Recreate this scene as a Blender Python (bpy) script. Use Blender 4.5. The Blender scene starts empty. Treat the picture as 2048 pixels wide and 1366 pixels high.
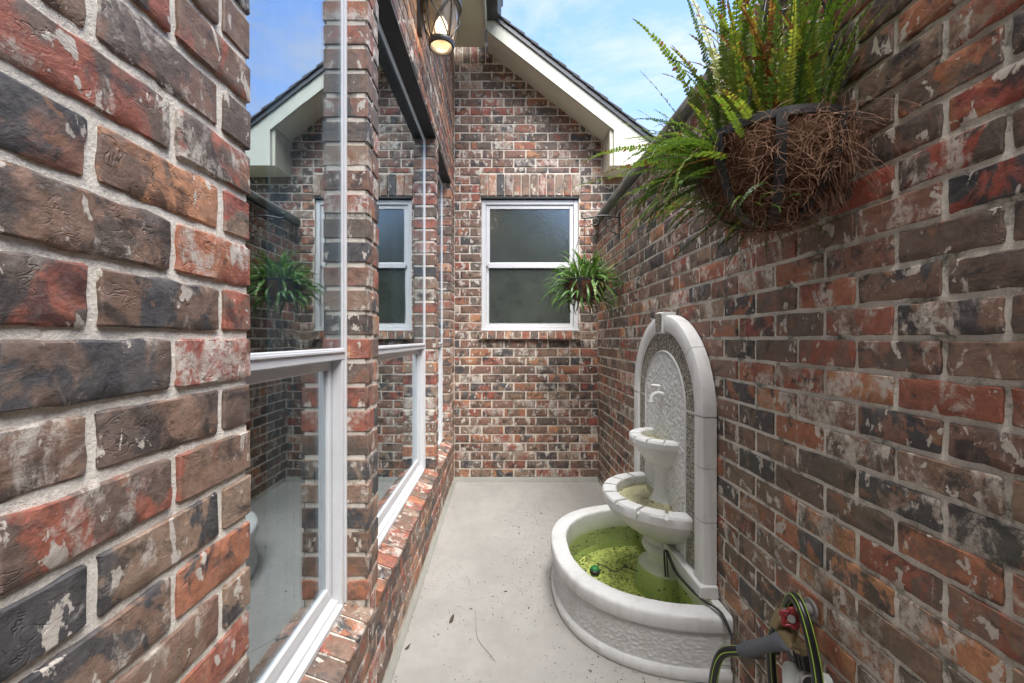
import bpy, math, random
from mathutils import Vector, Matrix, noise
random.seed(7)
R = math.radians
PI = math.pi
sc = bpy.context.scene
COL = sc.collection

# ------------------------------------------------------------------ camera
H = 1.31                      # eye height above the patio
cam_d = bpy.data.cameras.new('camera')
cam_d.sensor_width = 36
cam_d.lens = 14.414
cam_d.shift_x = 0.0093
cam_d.shift_y = -0.0029
cam_d.clip_start = 0.02
cam_d.clip_end = 3000
cam = bpy.data.objects.new('camera', cam_d)
COL.objects.link(cam)
cam.location = (0, 0, H)
cam.rotation_euler = (R(90), 0, 0)
sc.camera = cam

# ------------------------------------------------------------------ light
SUN_EL, SUN_AZ = R(65), R(164)        # azimuth measured from +Y towards +X
w = bpy.data.worlds.new('World')
sc.world = w
w.use_nodes = True
nt = w.node_tree
nt.nodes.clear()
def wn(t, **k):
    n = nt.nodes.new(t)
    for a, b in k.items(): setattr(n, a, b)
    return n
sky = wn('ShaderNodeTexSky', sky_type='NISHITA')
sky.sun_disc = False
sky.sun_elevation = SUN_EL
sky.sun_rotation = SUN_AZ
sky.air_density = 1.0; sky.dust_density = 0.6; sky.ozone_density = 2.0
tc = wn('ShaderNodeTexCoord')
mp = wn('ShaderNodeMapping')
mp.inputs['Scale'].default_value = (1.6, 1.6, 4.2)
mp.inputs['Rotation'].default_value = (0.25, 0.35, 0.2)
cn = wn('ShaderNodeTexNoise')
cn.inputs['Scale'].default_value = 1.9; cn.inputs['Detail'].default_value = 9
cn.inputs['Roughness'].default_value = 0.62; cn.inputs['Distortion'].default_value = 0.35
cr = wn('ShaderNodeValToRGB')
cr.color_ramp.elements[0].position = 0.38; cr.color_ramp.elements[0].color = (0.12, 0.12, 0.12, 1)
cr.color_ramp.elements[1].position = 0.63; cr.color_ramp.elements[1].color = (0.95, 0.95, 0.95, 1)
mixc = wn('ShaderNodeMix', data_type='RGBA')
mixc.inputs['B'].default_value = (3.5, 3.7, 4.1, 1)
bgn = wn('ShaderNodeBackground'); bgn.inputs['Strength'].default_value = 0.078
out = wn('ShaderNodeOutputWorld')
L_ = nt.links.new
L_(tc.outputs['Generated'], mp.inputs['Vector']); L_(mp.outputs[0], cn.inputs['Vector'])
L_(cn.outputs['Fac'], cr.inputs['Fac']); L_(cr.outputs['Color'], mixc.inputs['Factor'])
tint = wn('ShaderNodeMix', data_type='RGBA', blend_type='MULTIPLY')
tint.inputs['Factor'].default_value = 1.0
tint.inputs['B'].default_value = (1.42, 1.60, 1.88, 1)
L_(sky.outputs[0], tint.inputs['A']); L_(tint.outputs['Result'], mixc.inputs['A'])
L_(mixc.outputs['Result'], bgn.inputs['Color']); L_(bgn.outputs[0], out.inputs[0])

sd = bpy.data.lights.new('sun', 'SUN')
sd.energy = 4.1
sd.angle = R(58)
sd.color = (1.0, 0.965, 0.91)
sun = bpy.data.objects.new('sun', sd)
COL.objects.link(sun)
sv = Vector((math.sin(SUN_AZ) * math.cos(SUN_EL), math.cos(SUN_AZ) * math.cos(SUN_EL), math.sin(SUN_EL)))
sun.rotation_euler = sv.to_track_quat('Z', 'Y').to_euler()
sun.location = (3, -3, 8)

vs = sc.view_settings
vs.view_transform = 'Standard'; vs.look = 'None'; vs.exposure = 1.9; vs.gamma = 1
vs.use_curve_mapping = False
sc.cycles.max_bounces = 7
sc.cycles.transparent_max_bounces = 12

# ------------------------------------------------------------------ helpers
def put(name, me, parent=None, mat=None):
    o = bpy.data.objects.new(name, me)
    COL.objects.link(o)
    if parent is not None: o.parent = parent
    if mat is not None and me is not None and not me.materials: me.materials.append(mat)
    return o
def thing(name, label, cat, loc=(0, 0, 0), group=None):
    o = bpy.data.objects.new(name, None)
    COL.objects.link(o)
    o.empty_display_size = .1
    o.location = loc
    o['label'] = label; o['category'] = cat
    if group: o['group'] = group
    return o
def tag(o, label, cat, group=None):
    o['label'] = label; o['category'] = cat
    if group: o['group'] = group
    return o

class MB:
    """collects vertices and faces for one mesh"""
    def __init__(s): s.v = []; s.f = []; s.t = []; s.m = []; s.cur = 0.0; s.ms = 0
    def add(s, vs_, fs, mi=None):
        b = len(s.v)
        s.v += [tuple(p) for p in vs_]
        s.t += [s.cur] * len(vs_)
        for f in fs:
            s.f.append(tuple(i + b for i in f)); s.m.append(s.ms if mi is None else mi)
    def box(s, x0, x1, y0, y1, z0, z1):
        p = [(x, y, z) for z in (z0, z1) for y in (y0, y1) for x in (x0, x1)]
        s.add(p, [(0, 2, 3, 1), (4, 5, 7, 6), (0, 1, 5, 4), (2, 6, 7, 3), (0, 4, 6, 2), (1, 3, 7, 5)])
    def bbox(s, x0, x1, y0, y1, z0, z1, b=.003):
        """box with chamfered edges"""
        vs_ = []; idx = {}
        xs, ys, zs = (x0, x1), (y0, y1), (z0, z1)
        for i in (0, 1):
            for j in (0, 1):
                for k in (0, 1):
                    si, sj, sk = (1 - 2 * i), (1 - 2 * j), (1 - 2 * k)
                    for a in range(3):
                        p = [xs[i] + si * b, ys[j] + sj * b, zs[k] + sk * b]
                        p[a] = (xs[i], ys[j], zs[k])[a]
                        idx[i, j, k, a] = len(vs_); vs_.append(tuple(p))
        fs = []
        for a in range(3):
            o1, o2 = [c for c in range(3) if c != a]
            for e in (0, 1):
                q = []
                for (m, n) in ((0, 0), (1, 0), (1, 1), (0, 1)):
                    c = [0, 0, 0]; c[a] = e; c[o1] = m; c[o2] = n
                    q.append(idx[c[0], c[1], c[2], a])
                fs.append(tuple(q))
        for a in range(3):          # edges running along a
            o1, o2 = [c for c in range(3) if c != a]
            for m in (0, 1):
                for n in (0, 1):
                    c0 = [0, 0, 0]; c0[o1] = m; c0[o2] = n
                    c1 = list(c0); c1[a] = 1
                    fs.append((idx[(*c0, o1)], idx[(*c1, o1)], idx[(*c1, o2)], idx[(*c0, o2)]))
        for i in (0, 1):
            for j in (0, 1):
                for k in (0, 1):
                    fs.append((idx[i, j, k, 0], idx[i, j, k, 1], idx[i, j, k, 2]))
        s.add(vs_, fs)
    def prism(s, poly, fn, d0, d1):
        """poly of 2D points, fn(a, b, d) -> 3D"""
        n = len(poly)
        p = [fn(a, b, d0) for a, b in poly] + [fn(a, b, d1) for a, b in poly]
        s.add(p, [tuple(range(n)), tuple(range(2 * n - 1, n - 1, -1))] +
              [(i, (i + 1) % n, n + (i + 1) % n, n + i) for i in range(n)])
    def tube(s, pts, r, n=8, cap=True):
        pts = [Vector(p) for p in pts]
        rs = r if isinstance(r, (list, tuple)) else [r] * len(pts)
        ref = None; vs_ = []
        for i, p in enumerate(pts):
            t = (pts[min(i + 1, len(pts) - 1)] - pts[max(i - 1, 0)])
            t = t.normalized() if t.length > 1e-9 else Vector((0, 0, 1))
            if ref is None:
                ref = t.orthogonal().normalized()
            else:
                ref = (ref - t * ref.dot(t))
                ref = ref.normalized() if ref.length > 1e-6 else t.orthogonal().normalized()
            bt = t.cross(ref)
            for k in range(n):
                a = 2 * PI * k / n
                vs_.append(p + (ref * math.cos(a) + bt * math.sin(a)) * rs[i])
        fs = []
        for i in range(len(pts) - 1):
            for k in range(n):
                fs.append((i * n + k, i * n + (k + 1) % n, (i + 1) * n + (k + 1) % n, (i + 1) * n + k))
        if cap:
            fs.append(tuple(range(n - 1, -1, -1))); fs.append(tuple((len(pts) - 1) * n + k for k in range(n)))
        s.add(vs_, fs)
    def lathe(s, prof, c, n=24, a0=0, a1=2 * PI, sx=1, sy=1, closed=True, axis=None):
        """prof of (r, z); c centre"""
        full = abs(a1 - a0 - 2 * PI) < 1e-6
        m = n if full else n + 1
        vs_ = []
        for (r, z) in prof:
            for k in range(m):
                a = a0 + (a1 - a0) * k / n
                vs_.append((c[0] + r * math.cos(a) * sx, c[1] + r * math.sin(a) * sy, c[2] + z))
        fs = []
        for i in range(len(prof) - 1):
            for k in range(n):
                k2 = (k + 1) % m
                fs.append((i * m + k, i * m + k2, (i + 1) * m + k2, (i + 1) * m + k))
        s.add(vs_, fs)
    def build(s, name, mat=None, parent=None, smooth=False, tone=False, mats=None, angle=None):
        me = bpy.data.meshes.new(name)
        me.from_pydata(s.v, [], s.f)
        for m_ in (mats or ([mat] if mat else [])): me.materials.append(m_)
        if mats: me.polygons.foreach_set('material_index', s.m)
        if tone:
            a = me.attributes.new('tone', 'FLOAT', 'POINT'); a.data.foreach_set('value', s.t)
        if smooth:
            me.polygons.foreach_set('use_smooth', [True] * len(me.polygons))
            if angle: me.set_sharp_from_angle(angle=angle)
        me.update()
        return put(name, me, parent)

def smooth_path(pts, k=6):
    pts = [Vector(p) for p in pts]; o = []
    for i in range(len(pts) - 1):
        p0 = pts[max(i - 1, 0)]; p1 = pts[i]; p2 = pts[i + 1]; p3 = pts[min(i + 2, len(pts) - 1)]
        for j in range(k):
            t = j / k
            o.append(.5 * ((2 * p1) + (p2 - p0) * t + (2 * p0 - 5 * p1 + 4 * p2 - p3) * t * t + (3 * p1 - p0 - 3 * p2 + p3) * t ** 3))
    o.append(pts[-1]); return o

# ------------------------------------------------------------------ materials
class Mat:
    def __init__(s, name):
        s.m = bpy.data.materials.new(name); s.m.use_nodes = True
        s.t = s.m.node_tree; s.b = s.t.nodes['Principled BSDF']; s.o = s.t.nodes['Material Output']
        s.pos = None
    def n(s, t, **k):
        x = s.t.nodes.new(t)
        for a, b in k.items(): setattr(x, a, b)
        return x
    def l(s, a, b): s.t.links.new(a, b)
    def position(s):
        if s.pos is None: s.pos = s.n('ShaderNodeNewGeometry').outputs['Position']
        return s.pos
    def noise(s, scale, detail=4, rough=.55, dist=0, vec=None, stretch=None):
        v = vec if vec is not None else s.position()
        if stretch:
            mpn = s.n('ShaderNodeMapping'); mpn.inputs['Scale'].default_value = stretch
            s.l(v, mpn.inputs['Vector']); v = mpn.outputs[0]
        x = s.n('ShaderNodeTexNoise')
        x.inputs['Scale'].default_value = scale; x.inputs['Detail'].default_value = detail
        x.inputs['Roughness'].default_value = rough; x.inputs['Distortion'].default_value = dist
        s.l(v, x.inputs['Vector'])
        return x.outputs['Fac']
    def vor(s, scale, vec=None, feature='F1', out='Distance'):
        x = s.n('ShaderNodeTexVoronoi', feature=feature); x.inputs['Scale'].default_value = scale
        s.l(vec if vec is not None else s.position(), x.inputs['Vector'])
        return x.outputs[out]
    def math(s, op, a, b=None, c=None, clamp=False):
        x = s.n('ShaderNodeMath', operation=op, use_clamp=clamp)
        for i, q in enumerate((a, b, c)):
            if q is None: continue
            if isinstance(q, (int, float)): x.inputs[i].default_value = q
            else: s.l(q, x.inputs[i])
        return x.outputs[0]
    def ramp(s, fac, stops, interp='LINEAR'):
        x = s.n('ShaderNodeValToRGB'); cr_ = x.color_ramp; cr_.interpolation = interp
        while len(cr_.elements) < len(stops): cr_.elements.new(1)
        for e, (p, c) in zip(cr_.elements, stops):
            e.position = p
            e.color = (c, c, c, 1) if isinstance(c, (int, float)) else (*c, 1)
        s.l(fac, x.inputs['Fac'])
        return x.outputs['Color']
    def mix(s, fac, a, b, blend='MIX'):
        x = s.n('ShaderNodeMix', data_type='RGBA', blend_type=blend)
        for nm, q in (('Factor', fac), ('A', a), ('B', b)):
            sock = [i for i in x.inputs if i.name == nm and i.enabled][0]
            if isinstance(q, (int, float)): sock.default_value = q
            elif isinstance(q, tuple): sock.default_value = (*q, 1)
            else: s.l(q, sock)
        return [o_ for o_ in x.outputs if o_.enabled][0]
    def bump(s, h, strength=.5, dist=.005, prev=None):
        x = s.n('ShaderNodeBump'); x.inputs['Strength'].default_value = strength; x.inputs['Distance'].default_value = dist
        s.l(h, x.inputs['Height'])
        if prev is not None: s.l(prev, x.inputs['Normal'])
        return x.outputs[0]
    def set(s, color=None, rough=None, metal=None, normal=None, spec=None):
        for nm, q in (('Base Color', color), ('Roughness', rough), ('Metallic', metal), ('Normal', normal), ('Specular IOR Level', spec)):
            if q is None: continue
            if isinstance(q, (int, float)): s.b.inputs[nm].default_value = q
            elif isinstance(q, tuple): s.b.inputs[nm].default_value = (*q, 1)
            else: s.l(q, s.b.inputs[nm])
        return s.m

def brick_material(name, moss=0.0, gain=1.0, char=.85, flake=0.0, sat=1.0):
    M = Mat(name)
    a1 = M.n('ShaderNodeAttribute', attribute_type='OBJECT', attribute_name='tone').outputs['Fac']
    a2 = M.n('ShaderNodeAttribute', attribute_type='GEOMETRY', attribute_name='tone').outputs['Fac']
    tone = M.math('ADD', a1, a2)
    off = M.n('ShaderNodeVectorMath', operation='SCALE'); off.inputs[0].default_value = (37, 91, 53)
    M.l(tone, off.inputs['Scale'])
    addv = M.n('ShaderNodeVectorMath', operation='ADD'); M.l(M.position(), addv.inputs[0]); M.l(off.outputs[0], addv.inputs[1])
    P = addv.outputs[0]
    g = gain
    cols = [(.118, .076, .056), (.200, .072, .050), (.100, .070, .056), (.150, .096, .070), (.046, .044, .046),
            (.245, .104, .062), (.135, .076, .056), (.180, .124, .090), (.205, .062, .046), (.082, .062, .052),
            (.300, .150, .085), (.155, .082, .060)]
    cols = [tuple(c * g for c in q) for q in cols]
    n_ = len(cols)
    c1 = M.ramp(tone, [(i / n_, cols[i]) for i in range(n_)], 'CONSTANT')
    t2 = M.math('FRACT', M.math('MULTIPLY', tone, 17.31))
    cols2 = [cols[k] for k in (2, 11, 4, 7, 1, 3, 9, 0, 5, 6)]
    c2 = M.ramp(t2, [(i / 10, cols2[i]) for i in range(10)], 'CONSTANT')
    t3 = M.math('FRACT', M.math('MULTIPLY', tone, 5.77))
    big = M.noise(8.5, 6, .62, .6, P, (1.2, 1.2, .9))
    mk = M.ramp(big, [(.485, 0.0), (.535, 1.0)])
    c = M.mix(mk, c1, c2)
    # charcoal flashing
    dk = M.noise(13, 5, .65, .8, M.math('ADD', 0, 0) and P, (1.0, 1, 1.2))
    dkm = M.ramp(M.math('ADD', dk, M.math('MULTIPLY', M.math('FRACT', M.math('MULTIPLY', tone, 29.3)), .12)), [(.60, 0.0), (.70, char)])
    c = M.mix(dkm, c, (.030, .029, .032))
    # warm edges and speckle
    fine = M.noise(60, 6, .7, .3, P)
    c = M.mix(1.0, c, M.ramp(fine, [(.28, .62), (.72, 1.34)]), 'MULTIPLY')
    # lime / whitewash smears
    sm = M.noise(13, 8, .68, .55, P, (1.2, 1.2, .8))
    bias = M.ramp(t3, [(0, -.04), (.45, -.02), (.6, .05), (.8, .10), (1, .17)])
    smm = M.ramp(M.math('ADD', sm, bias), [(.61, 0.0), (.665, .55), (.74, .97)])
    smc = M.mix(M.noise(35, 4, .6, 0, P), (.38, .32, .27), (.66, .62, .56))
    sp = M.ramp(M.noise(70, 6, .8, .4, P), [(.42, 0.1), (.50, 1.0)])
    c = M.mix(M.math('MULTIPLY', smm, sp), c, smc)
    # torn flat flakes of lime and buff on some bricks
    t4 = M.math('FRACT', M.math('MULTIPLY', tone, 41.7))
    fl = M.noise(20, 5, .58, .35, P, (1.25, 1.25, .8))
    flb = M.ramp(t4, [(0, -.12), (.70, -.07), (.84, .005), (1, .055)])
    c = M.mix(M.ramp(M.math('ADD', M.math('ADD', fl, flb), flake), [(.605, 0.0), (.62, .95)]), c, smc)
    bf = M.noise(11, 4, .6, .5, P, (1.0, 1.0, 1.3))
    c = M.mix(M.ramp(M.math('ADD', bf, M.math('MULTIPLY', flb, -.6)), [(.64, 0.0), (.655, .8)]), c, (.24, .125, .075))
    hs_ = M.n('ShaderNodeHueSaturation'); hs_.inputs['Saturation'].default_value = sat; M.l(c, hs_.inputs['Color']); c = hs_.outputs[0]
    # dusty bloom
    du = M.ramp(M.noise(19, 7, .72, .8, P), [(.48, 0.0), (.74, .36)])
    c = M.mix(du, c, (.27, .235, .21))
    if moss:
        sep = M.n('ShaderNodeSeparateXYZ'); M.l(M.position(), sep.inputs[0])
        lo = M.ramp(M.math('MULTIPLY', sep.outputs['Z'], .5), [(.0, 1.0), (.55, .35), (.7, 0.0)])
        mm = M.math('MULTIPLY', M.ramp(M.noise(4.5, 5, .7), [(.45, 0.0), (.62, 1.0)]), lo)
        c = M.mix(M.math('MULTIPLY', mm, moss), c, (.075, .085, .035))
    # relief: drag marks, dents, pits
    h = M.noise(26, 5, .62, .4, P, (1, 1, 1.3))
    cre = M.ramp(M.noise(17, 3, .55, 1.2, P, (1, 1, 1.6)), [(.47, 1.0), (.487, 0.0), (.504, 1.0)])
    cre = M.math('MAXIMUM', cre, M.ramp(M.noise(8, 3, .6, 0, P), [(.50, 1.0), (.58, 0.0)]))
    b1 = M.bump(h, .55, .006)
    b2 = M.bump(cre, .5, .004, b1)
    b3 = M.bump(M.noise(170, 5, .7, 0, P), .45, .002, b2)
    M.set(color=c, rough=M.ramp(fine, [(.3, .52), (.7, .78)]), normal=b3, spec=.42)
    return M.m
M_brick = brick_material('brick_clay', 0, 1.5, .7, -.018, 1.02)
M_brickB = brick_material('brick_clay_gable', 0, 1.34, .85, .004, 1.04)
M_brickG = brick_material('brick_clay_mossy', .5, 1.38, .85, -.004, 1.06)

def mortar_material(name, col, moss=0.0):
    M = Mat(name)
    n1 = M.noise(30, 6, .7)
    c = M.mix(n1, tuple(q * .78 for q in col), tuple(min(1, q * 1.18) for q in col))
    c = M.mix(M.ramp(M.noise(260, 3, .6), [(.35, .0), (.42, 0.0), (.62, .35), (.8, .5)]), c, tuple(q * .55 for q in col))
    if moss:
        mm = M.ramp(M.noise(3.2, 6, .72), [(.47, 0.0), (.64, 1.0)])
        c = M.mix(M.math('MULTIPLY', mm, moss), c, (.075, .085, .045))
        dk = M.ramp(M.noise(9, 5, .75), [(.53, 0.0), (.64, 1.0)])
        c = M.mix(M.math('MULTIPLY', dk, .75), c, (.055, .06, .045))
    b = M.bump(M.noise(180, 5, .75), .9, .004)
    return M.set(color=c, rough=.92, normal=b, spec=.2)
M_mortarL = mortar_material('mortar_pale', (.84, .78, .69))
M_mortarB = mortar_material('mortar_buff', (.76, .68, .59), .12)
M_mortarR = mortar_material('mortar_weathered', (.80, .76, .67), .36)

def paint(name, col, rough=.45, bumpy=.15, dirt=0.0, dirtc=(.2, .18, .14)):
    M = Mat(name); c = M.mix(M.noise(8, 5, .6), tuple(q * .93 for q in col), col)
    if dirt: c = M.mix(M.math('MULTIPLY', M.ramp(M.noise(5, 7, .7, .6), [(.5, 0.0), (.75, 1.0)]), dirt), c, dirtc)
    return M.set(color=c, rough=rough, normal=M.bump(M.noise(90, 4, .6), bumpy, .002))
M_vinyl = paint('white_vinyl', (.60, .605, .62), .35, .05, .4, (.45, .46, .46))
M_vinyl_grey = paint('grey_vinyl_track', (.42, .44, .46), .4, .05, .3, (.2, .2, .2))
M_trim = paint('cream_trim_paint', (.47, .47, .40), .5, .12, .38, (.33, .33, .24))
M_soffit = paint('cream_soffit_paint', (.60, .57, .46), .6, .15, .35, (.34, .31, .22))
M_black = paint('black_metal', (.022, .023, .025), .38, .2, .3, (.06, .055, .05))
M_bronze = paint('dark_bronze_metal', (.035, .032, .03), .42, .15)
M_steel_lintel = paint('black_painted_steel', (.014, .014, .015), .5, .2, .3, (.05, .045, .04))
M_gutter = paint('charcoal_gutter', (.045, .047, .052), .35, .05)

def glass_material(name, tint_=(.80, .87, .90), base=.30, bump=0.0, rough=0.0, frost=None, ff=.72):
    M = Mat(name)
    gm_ = M.n('ShaderNodeNewGeometry'); dt = M.n('ShaderNodeVectorMath', operation='DOT_PRODUCT')
    M.l(gm_.outputs['Normal'], dt.inputs[0]); M.l(gm_.outputs['Incoming'], dt.inputs[1])
    sch = M.math('POWER', M.math('SUBTRACT', 1.0, M.math('ABSOLUTE', dt.outputs['Value'])), 4.0)
    fac = M.math('ADD', M.math('MULTIPLY', sch, 1.0 - base), base, clamp=True)
    gl = M.n('ShaderNodeBsdfGlossy'); gl.inputs['Color'].default_value = (.86, .93, .97, 1); gl.inputs['Roughness'].default_value = rough
    tr = M.n('ShaderNodeBsdfTransparent'); tr.inputs['Color'].default_value = (*tint_, 1)
    if bump:
        nn = M.bump(M.noise(75, 3, .6, .6), bump, .01)
        M.l(nn, gl.inputs['Normal'])
    else:
        nn = M.bump(M.noise(2.2, 2, .5), .06, .01)
        M.l(nn, gl.inputs['Normal'])
    mx = M.n('ShaderNodeMixShader'); M.l(fac, mx.inputs[0]); M.l(tr.outputs[0], mx.inputs[1]); M.l(gl.outputs[0], mx.inputs[2])
    if frost:
        df = M.n('ShaderNodeBsdfDiffuse'); m2 = M.n('ShaderNodeMixShader'); m2.inputs[0].default_value = ff
        M.l(M.mix(M.ramp(M.noise(5, 4, .6), [(.35, 0.0), (.65, 1.0)]), frost, tuple(q * 1.5 for q in frost)), df.inputs['Color'])
        M.l(tr.outputs[0], m2.inputs[1]); M.l(df.outputs[0], m2.inputs[2]); M.l(m2.outputs[0], mx.inputs[1])
    M.l(mx.outputs[0], M.o.inputs['Surface'])
    return M.m
M_glass = glass_material('coated_window_glass', base=.36)
M_rain = glass_material('rain_textured_glass', (.50, .58, .52), .26, .14, .02, (.05, .064, .055), .6)
M_screen = Mat('insect_screen_mesh')
_s = M_screen
_c = _s.mix(_s.ramp(_s.noise(6, 3, .5), [(.35, 0.0), (.65, 1.0)]), (.045, .05, .05), (.075, .09, .075))
M_screen = _s.set(color=_c, rough=.45, normal=_s.bump(_s.noise(500, 2, .5), .3, .001), spec=.5)

def concrete(name, col, dark, sc_=1.0):
    M = Mat(name)
    c = M.mix(M.ramp(M.noise(2.3 * sc_, 8, .62, .5), [(.3, 0.0), (.7, 1.0)]), tuple(q * .80 for q in col), col)
    c = M.mix(M.ramp(M.noise(14 * sc_, 6, .7), [(.45, 0.0), (.8, .35)]), c, tuple(q * .62 for q in col))
    c = M.mix(M.ramp(M.noise(1.1, 6, .7, 1.5, None, (1, .35, 1)), [(.45, 0.0), (.64, .5)]), c, dark)
    c = M.mix(M.ramp(M.noise(340, 2, .5), [(.66, 0.0), (.75, .5)]), c, (.12, .11, .10))
    return M.set(color=c, rough=.86, normal=M.bump(M.noise(150, 5, .7), .35, .002), spec=.25)
M_conc = concrete('broomed_concrete', (.40, .385, .36), (.27, .26, .235))
M_footing = concrete('stained_footing', (.33, .325, .295), (.12, .125, .09))
M_cope = concrete('weathered_coping', (.20, .195, .17), (.05, .055, .045), 3)
M_soil = concrete('garden_soil', (.10, .10, .06), (.05, .06, .03))

M = Mat('white_masonry_paint')
_p = M.vor(60, None, 'F1'); pits = M.ramp(_p, [(0.0, 0.0), (.10, 1.0)])
gate = M.ramp(M.noise(26, 4, .6), [(.57, 1.0), (.64, 0.0)])
pit = M.math('MAXIMUM', pits, gate)
_c = M.mix(M.ramp(M.noise(7, 6, .7, .6), [(.5, 0.0), (.8, .45)]), (.66, .66, .655), (.44, .43, .40))
_c = M.mix(M.math('MULTIPLY', M.ramp(M.noise(16, 6, .7, .3, None, (1, 1, .12)), [(.48, 0.0), (.72, 1.0)]), .32), _c, (.34, .33, .27))
_c = M.mix(M.ramp(M.noise(42, 6, .75, .2), [(.64, 0.0), (.70, .5)]), _c, (.30, .25, .18))
_c = M.mix(M.math('SUBTRACT', 1.0, pit), _c, (.16, .13, .10))
_b = M.bump(M.noise(130, 5, .7), .35, .003); _b = M.bump(pit, .6, .003, _b)
M_white = M.set(color=_c, rough=.6, normal=_b, spec=.35)
M = Mat('white_hammered_plaster')
_v = M.vor(62, None, 'SMOOTH_F1'); _c = M.mix(M.noise(9, 4, .6), (.58, .58, .575), (.66, .66, .65))
_b = M.bump(_v, 1.0, .016); _b = M.bump(M.noise(120, 5, .7), .3, .002, _b)
M_hammer = M.set(color=_c, rough=.65, normal=_b, spec=.35)
M = Mat('white_basin_plaster')
_c = M.mix(M.noise(9, 4, .6), (.54, .54, .53), (.65, .65, .64))
_c = M.mix(M.math('MULTIPLY', M.ramp(M.noise(12, 6, .7, .3, None, (1, 1, .2)), [(.48, 0.0), (.75, 1.0)]), .35), _c, (.30, .30, .24))
M_basin = M.set(color=_c, rough=.65, normal=M.bump(M.noise(120, 5, .7), .4, .002), spec=.35)
M = Mat('pebble_mosaic')
_v = M.vor(165, None, 'F1'); _k = M.ramp(M.noise(125, 2, .5, 1.8), [(.505, 0.0), (.54, 1.0)])
_c = M.mix(_k, (.020, .019, .018), (.58, .54, .45)); _c = M.mix(M.ramp(_v, [(.3, 0.0), (.7, .25)]), _c, (.10, .09, .075))
M_mosaic = M.set(color=_c, rough=.5, normal=M.bump(_k, .6, .003))
M = Mat('algae_floor')
_c = M.mix(M.ramp(M.noise(14, 8, .75, 1), [(.30, 0.0), (.52, 1.0)]), (.16, .19, .06), (.74, .76, .34))
_c = M.mix(M.ramp(M.noise(60, 5, .75), [(.5, 0.0), (.62, .85)]), _c, (.03, .045, .012))
M_algae = M.set(color=_c, rough=.7)
M = Mat('algae_stained_white')
sep = M.n('ShaderNodeSeparateXYZ'); M.l(M.position(), sep.inputs[0])
zz = M.math('ADD', sep.outputs['Z'], M.math('MULTIPLY', M.noise(12, 5, .7), .07))
_c = M.ramp(M.math('MULTIPLY', zz, 3.0), [(.30, (.30, .36, .15)), (.52, (.40, .44, .27)), (.66, (.55, .57, .48)), (.8, (.64, .64, .62))])
M_stain = M.set(color=_c, rough=.6)

def water_material(name, tint_):
    M = Mat(name)
    fr = M.n('ShaderNodeFresnel'); fr.inputs['IOR'].default_value = 1.33
    gl = M.n('ShaderNodeBsdfGlossy'); gl.inputs['Roughness'].default_value = .02
    tr = M.n('ShaderNodeBsdfTransparent'); tr.inputs['Color'].default_value = (*tint_, 1)
    nn = M.bump(M.noise(18, 2, .5), .05, .01); M.l(nn, gl.inputs['Normal']); M.l(nn, fr.inputs['Normal'])
    mx = M.n('ShaderNodeMixShader'); M.l(fr.outputs[0], mx.inputs[0]); M.l(tr.outputs[0], mx.inputs[1]); M.l(gl.outputs[0], mx.inputs[2])
    M.l(mx.outputs[0], M.o.inputs['Surface']); return M.m
M_water = water_material('green_water', (.88, .93, .72))
M_water2 = water_material('yellow_water', (.95, .93, .72))

def leaf_material(name, stops, gloss=.4, transl=.35):
    M = Mat(name)
    a1 = M.n('ShaderNodeAttribute', attribute_type='OBJECT', attribute_name='tone').outputs['Fac']
    a2 = M.n('ShaderNodeAttribute', attribute_type='GEOMETRY', attribute_name='tone').outputs['Fac']
    t = M.math('ADD', M.math('ADD', a1, a2), M.math('MULTIPLY', M.math('SUBTRACT', M.noise(25, 3, .6), .5), .25))
    c = M.ramp(t, stops)
    M.set(color=c, rough=gloss, spec=.4)
    tl = M.n('ShaderNodeBsdfTranslucent'); M.l(M.mix(1.0, c, (1.6, 1.7, .9), 'MULTIPLY'), tl.inputs['Color'])
    mx = M.n('ShaderNodeMixShader'); mx.inputs[0].default_value = transl
    M.l(M.b.outputs[0], mx.inputs[1]); M.l(tl.outputs[0], mx.inputs[2]); M.l(mx.outputs[0], M.o.inputs['Surface'])
    return M.m
M_fern = leaf_material('fern_green', [(0.0, (.035, .075, .015)), (.35, (.075, .135, .022)), (.62, (.15, .20, .034)), (.78, (.28, .27, .05)), (.86, (.20, .085, .03)), (1.0, (.10, .04, .02))])
M_fern2 = leaf_material('fern_deep_green', [(0.0, (.03, .065, .02)), (.4, (.07, .15, .038)), (.75, (.13, .24, .06)), (1.0, (.24, .28, .10))], .3, .22)
M = Mat('coir_fibre')
_c = M.mix(M.noise(50, 7, .8, 2), (.06, .03, .017), (.27, .135, .075))
M_coir = M.set(color=_c, rough=.9, normal=M.bump(M.noise(110, 6, .8, 3), 1.0, .02), spec=.15)
M = Mat('coir_strand')
M_strand = M.set(color=M.mix(M.noise(14, 3, .6), (.10, .045, .025), (.42, .25, .16)), rough=.8)
M_litter = paint('dead_leaf', (.06, .045, .03), .8, .3, .5, (.12, .07, .03))
M_root = paint('dark_root', (.03, .02, .013), .8)
M = Mat('asphalt_shingle')
M_shingle = M.set(color=M.mix(M.noise(60, 5, .7), (.03, .032, .036), (.085, .088, .095)), rough=.9, normal=M.bump(M.noise(300, 3, .6), .5, .003))
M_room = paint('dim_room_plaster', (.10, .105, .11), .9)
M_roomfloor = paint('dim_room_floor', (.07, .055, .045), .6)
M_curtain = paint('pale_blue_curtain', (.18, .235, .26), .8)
M_brass = paint('aged_brass', (.30, .24, .14), .45, .5, .5, (.16, .14, .08)); M_brass.node_tree.nodes['Principled BSDF'].inputs['Metallic'].default_value = .7
M_red = paint('red_handle_paint', (.22, .022, .026), .4, .2, .4, (.15, .03, .03))
M_rubber = paint('black_rubber', (.010, .010, .011), .30, .1)
M_lime = paint('lime_stripe', (.32, .50, .06), .4)
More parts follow.
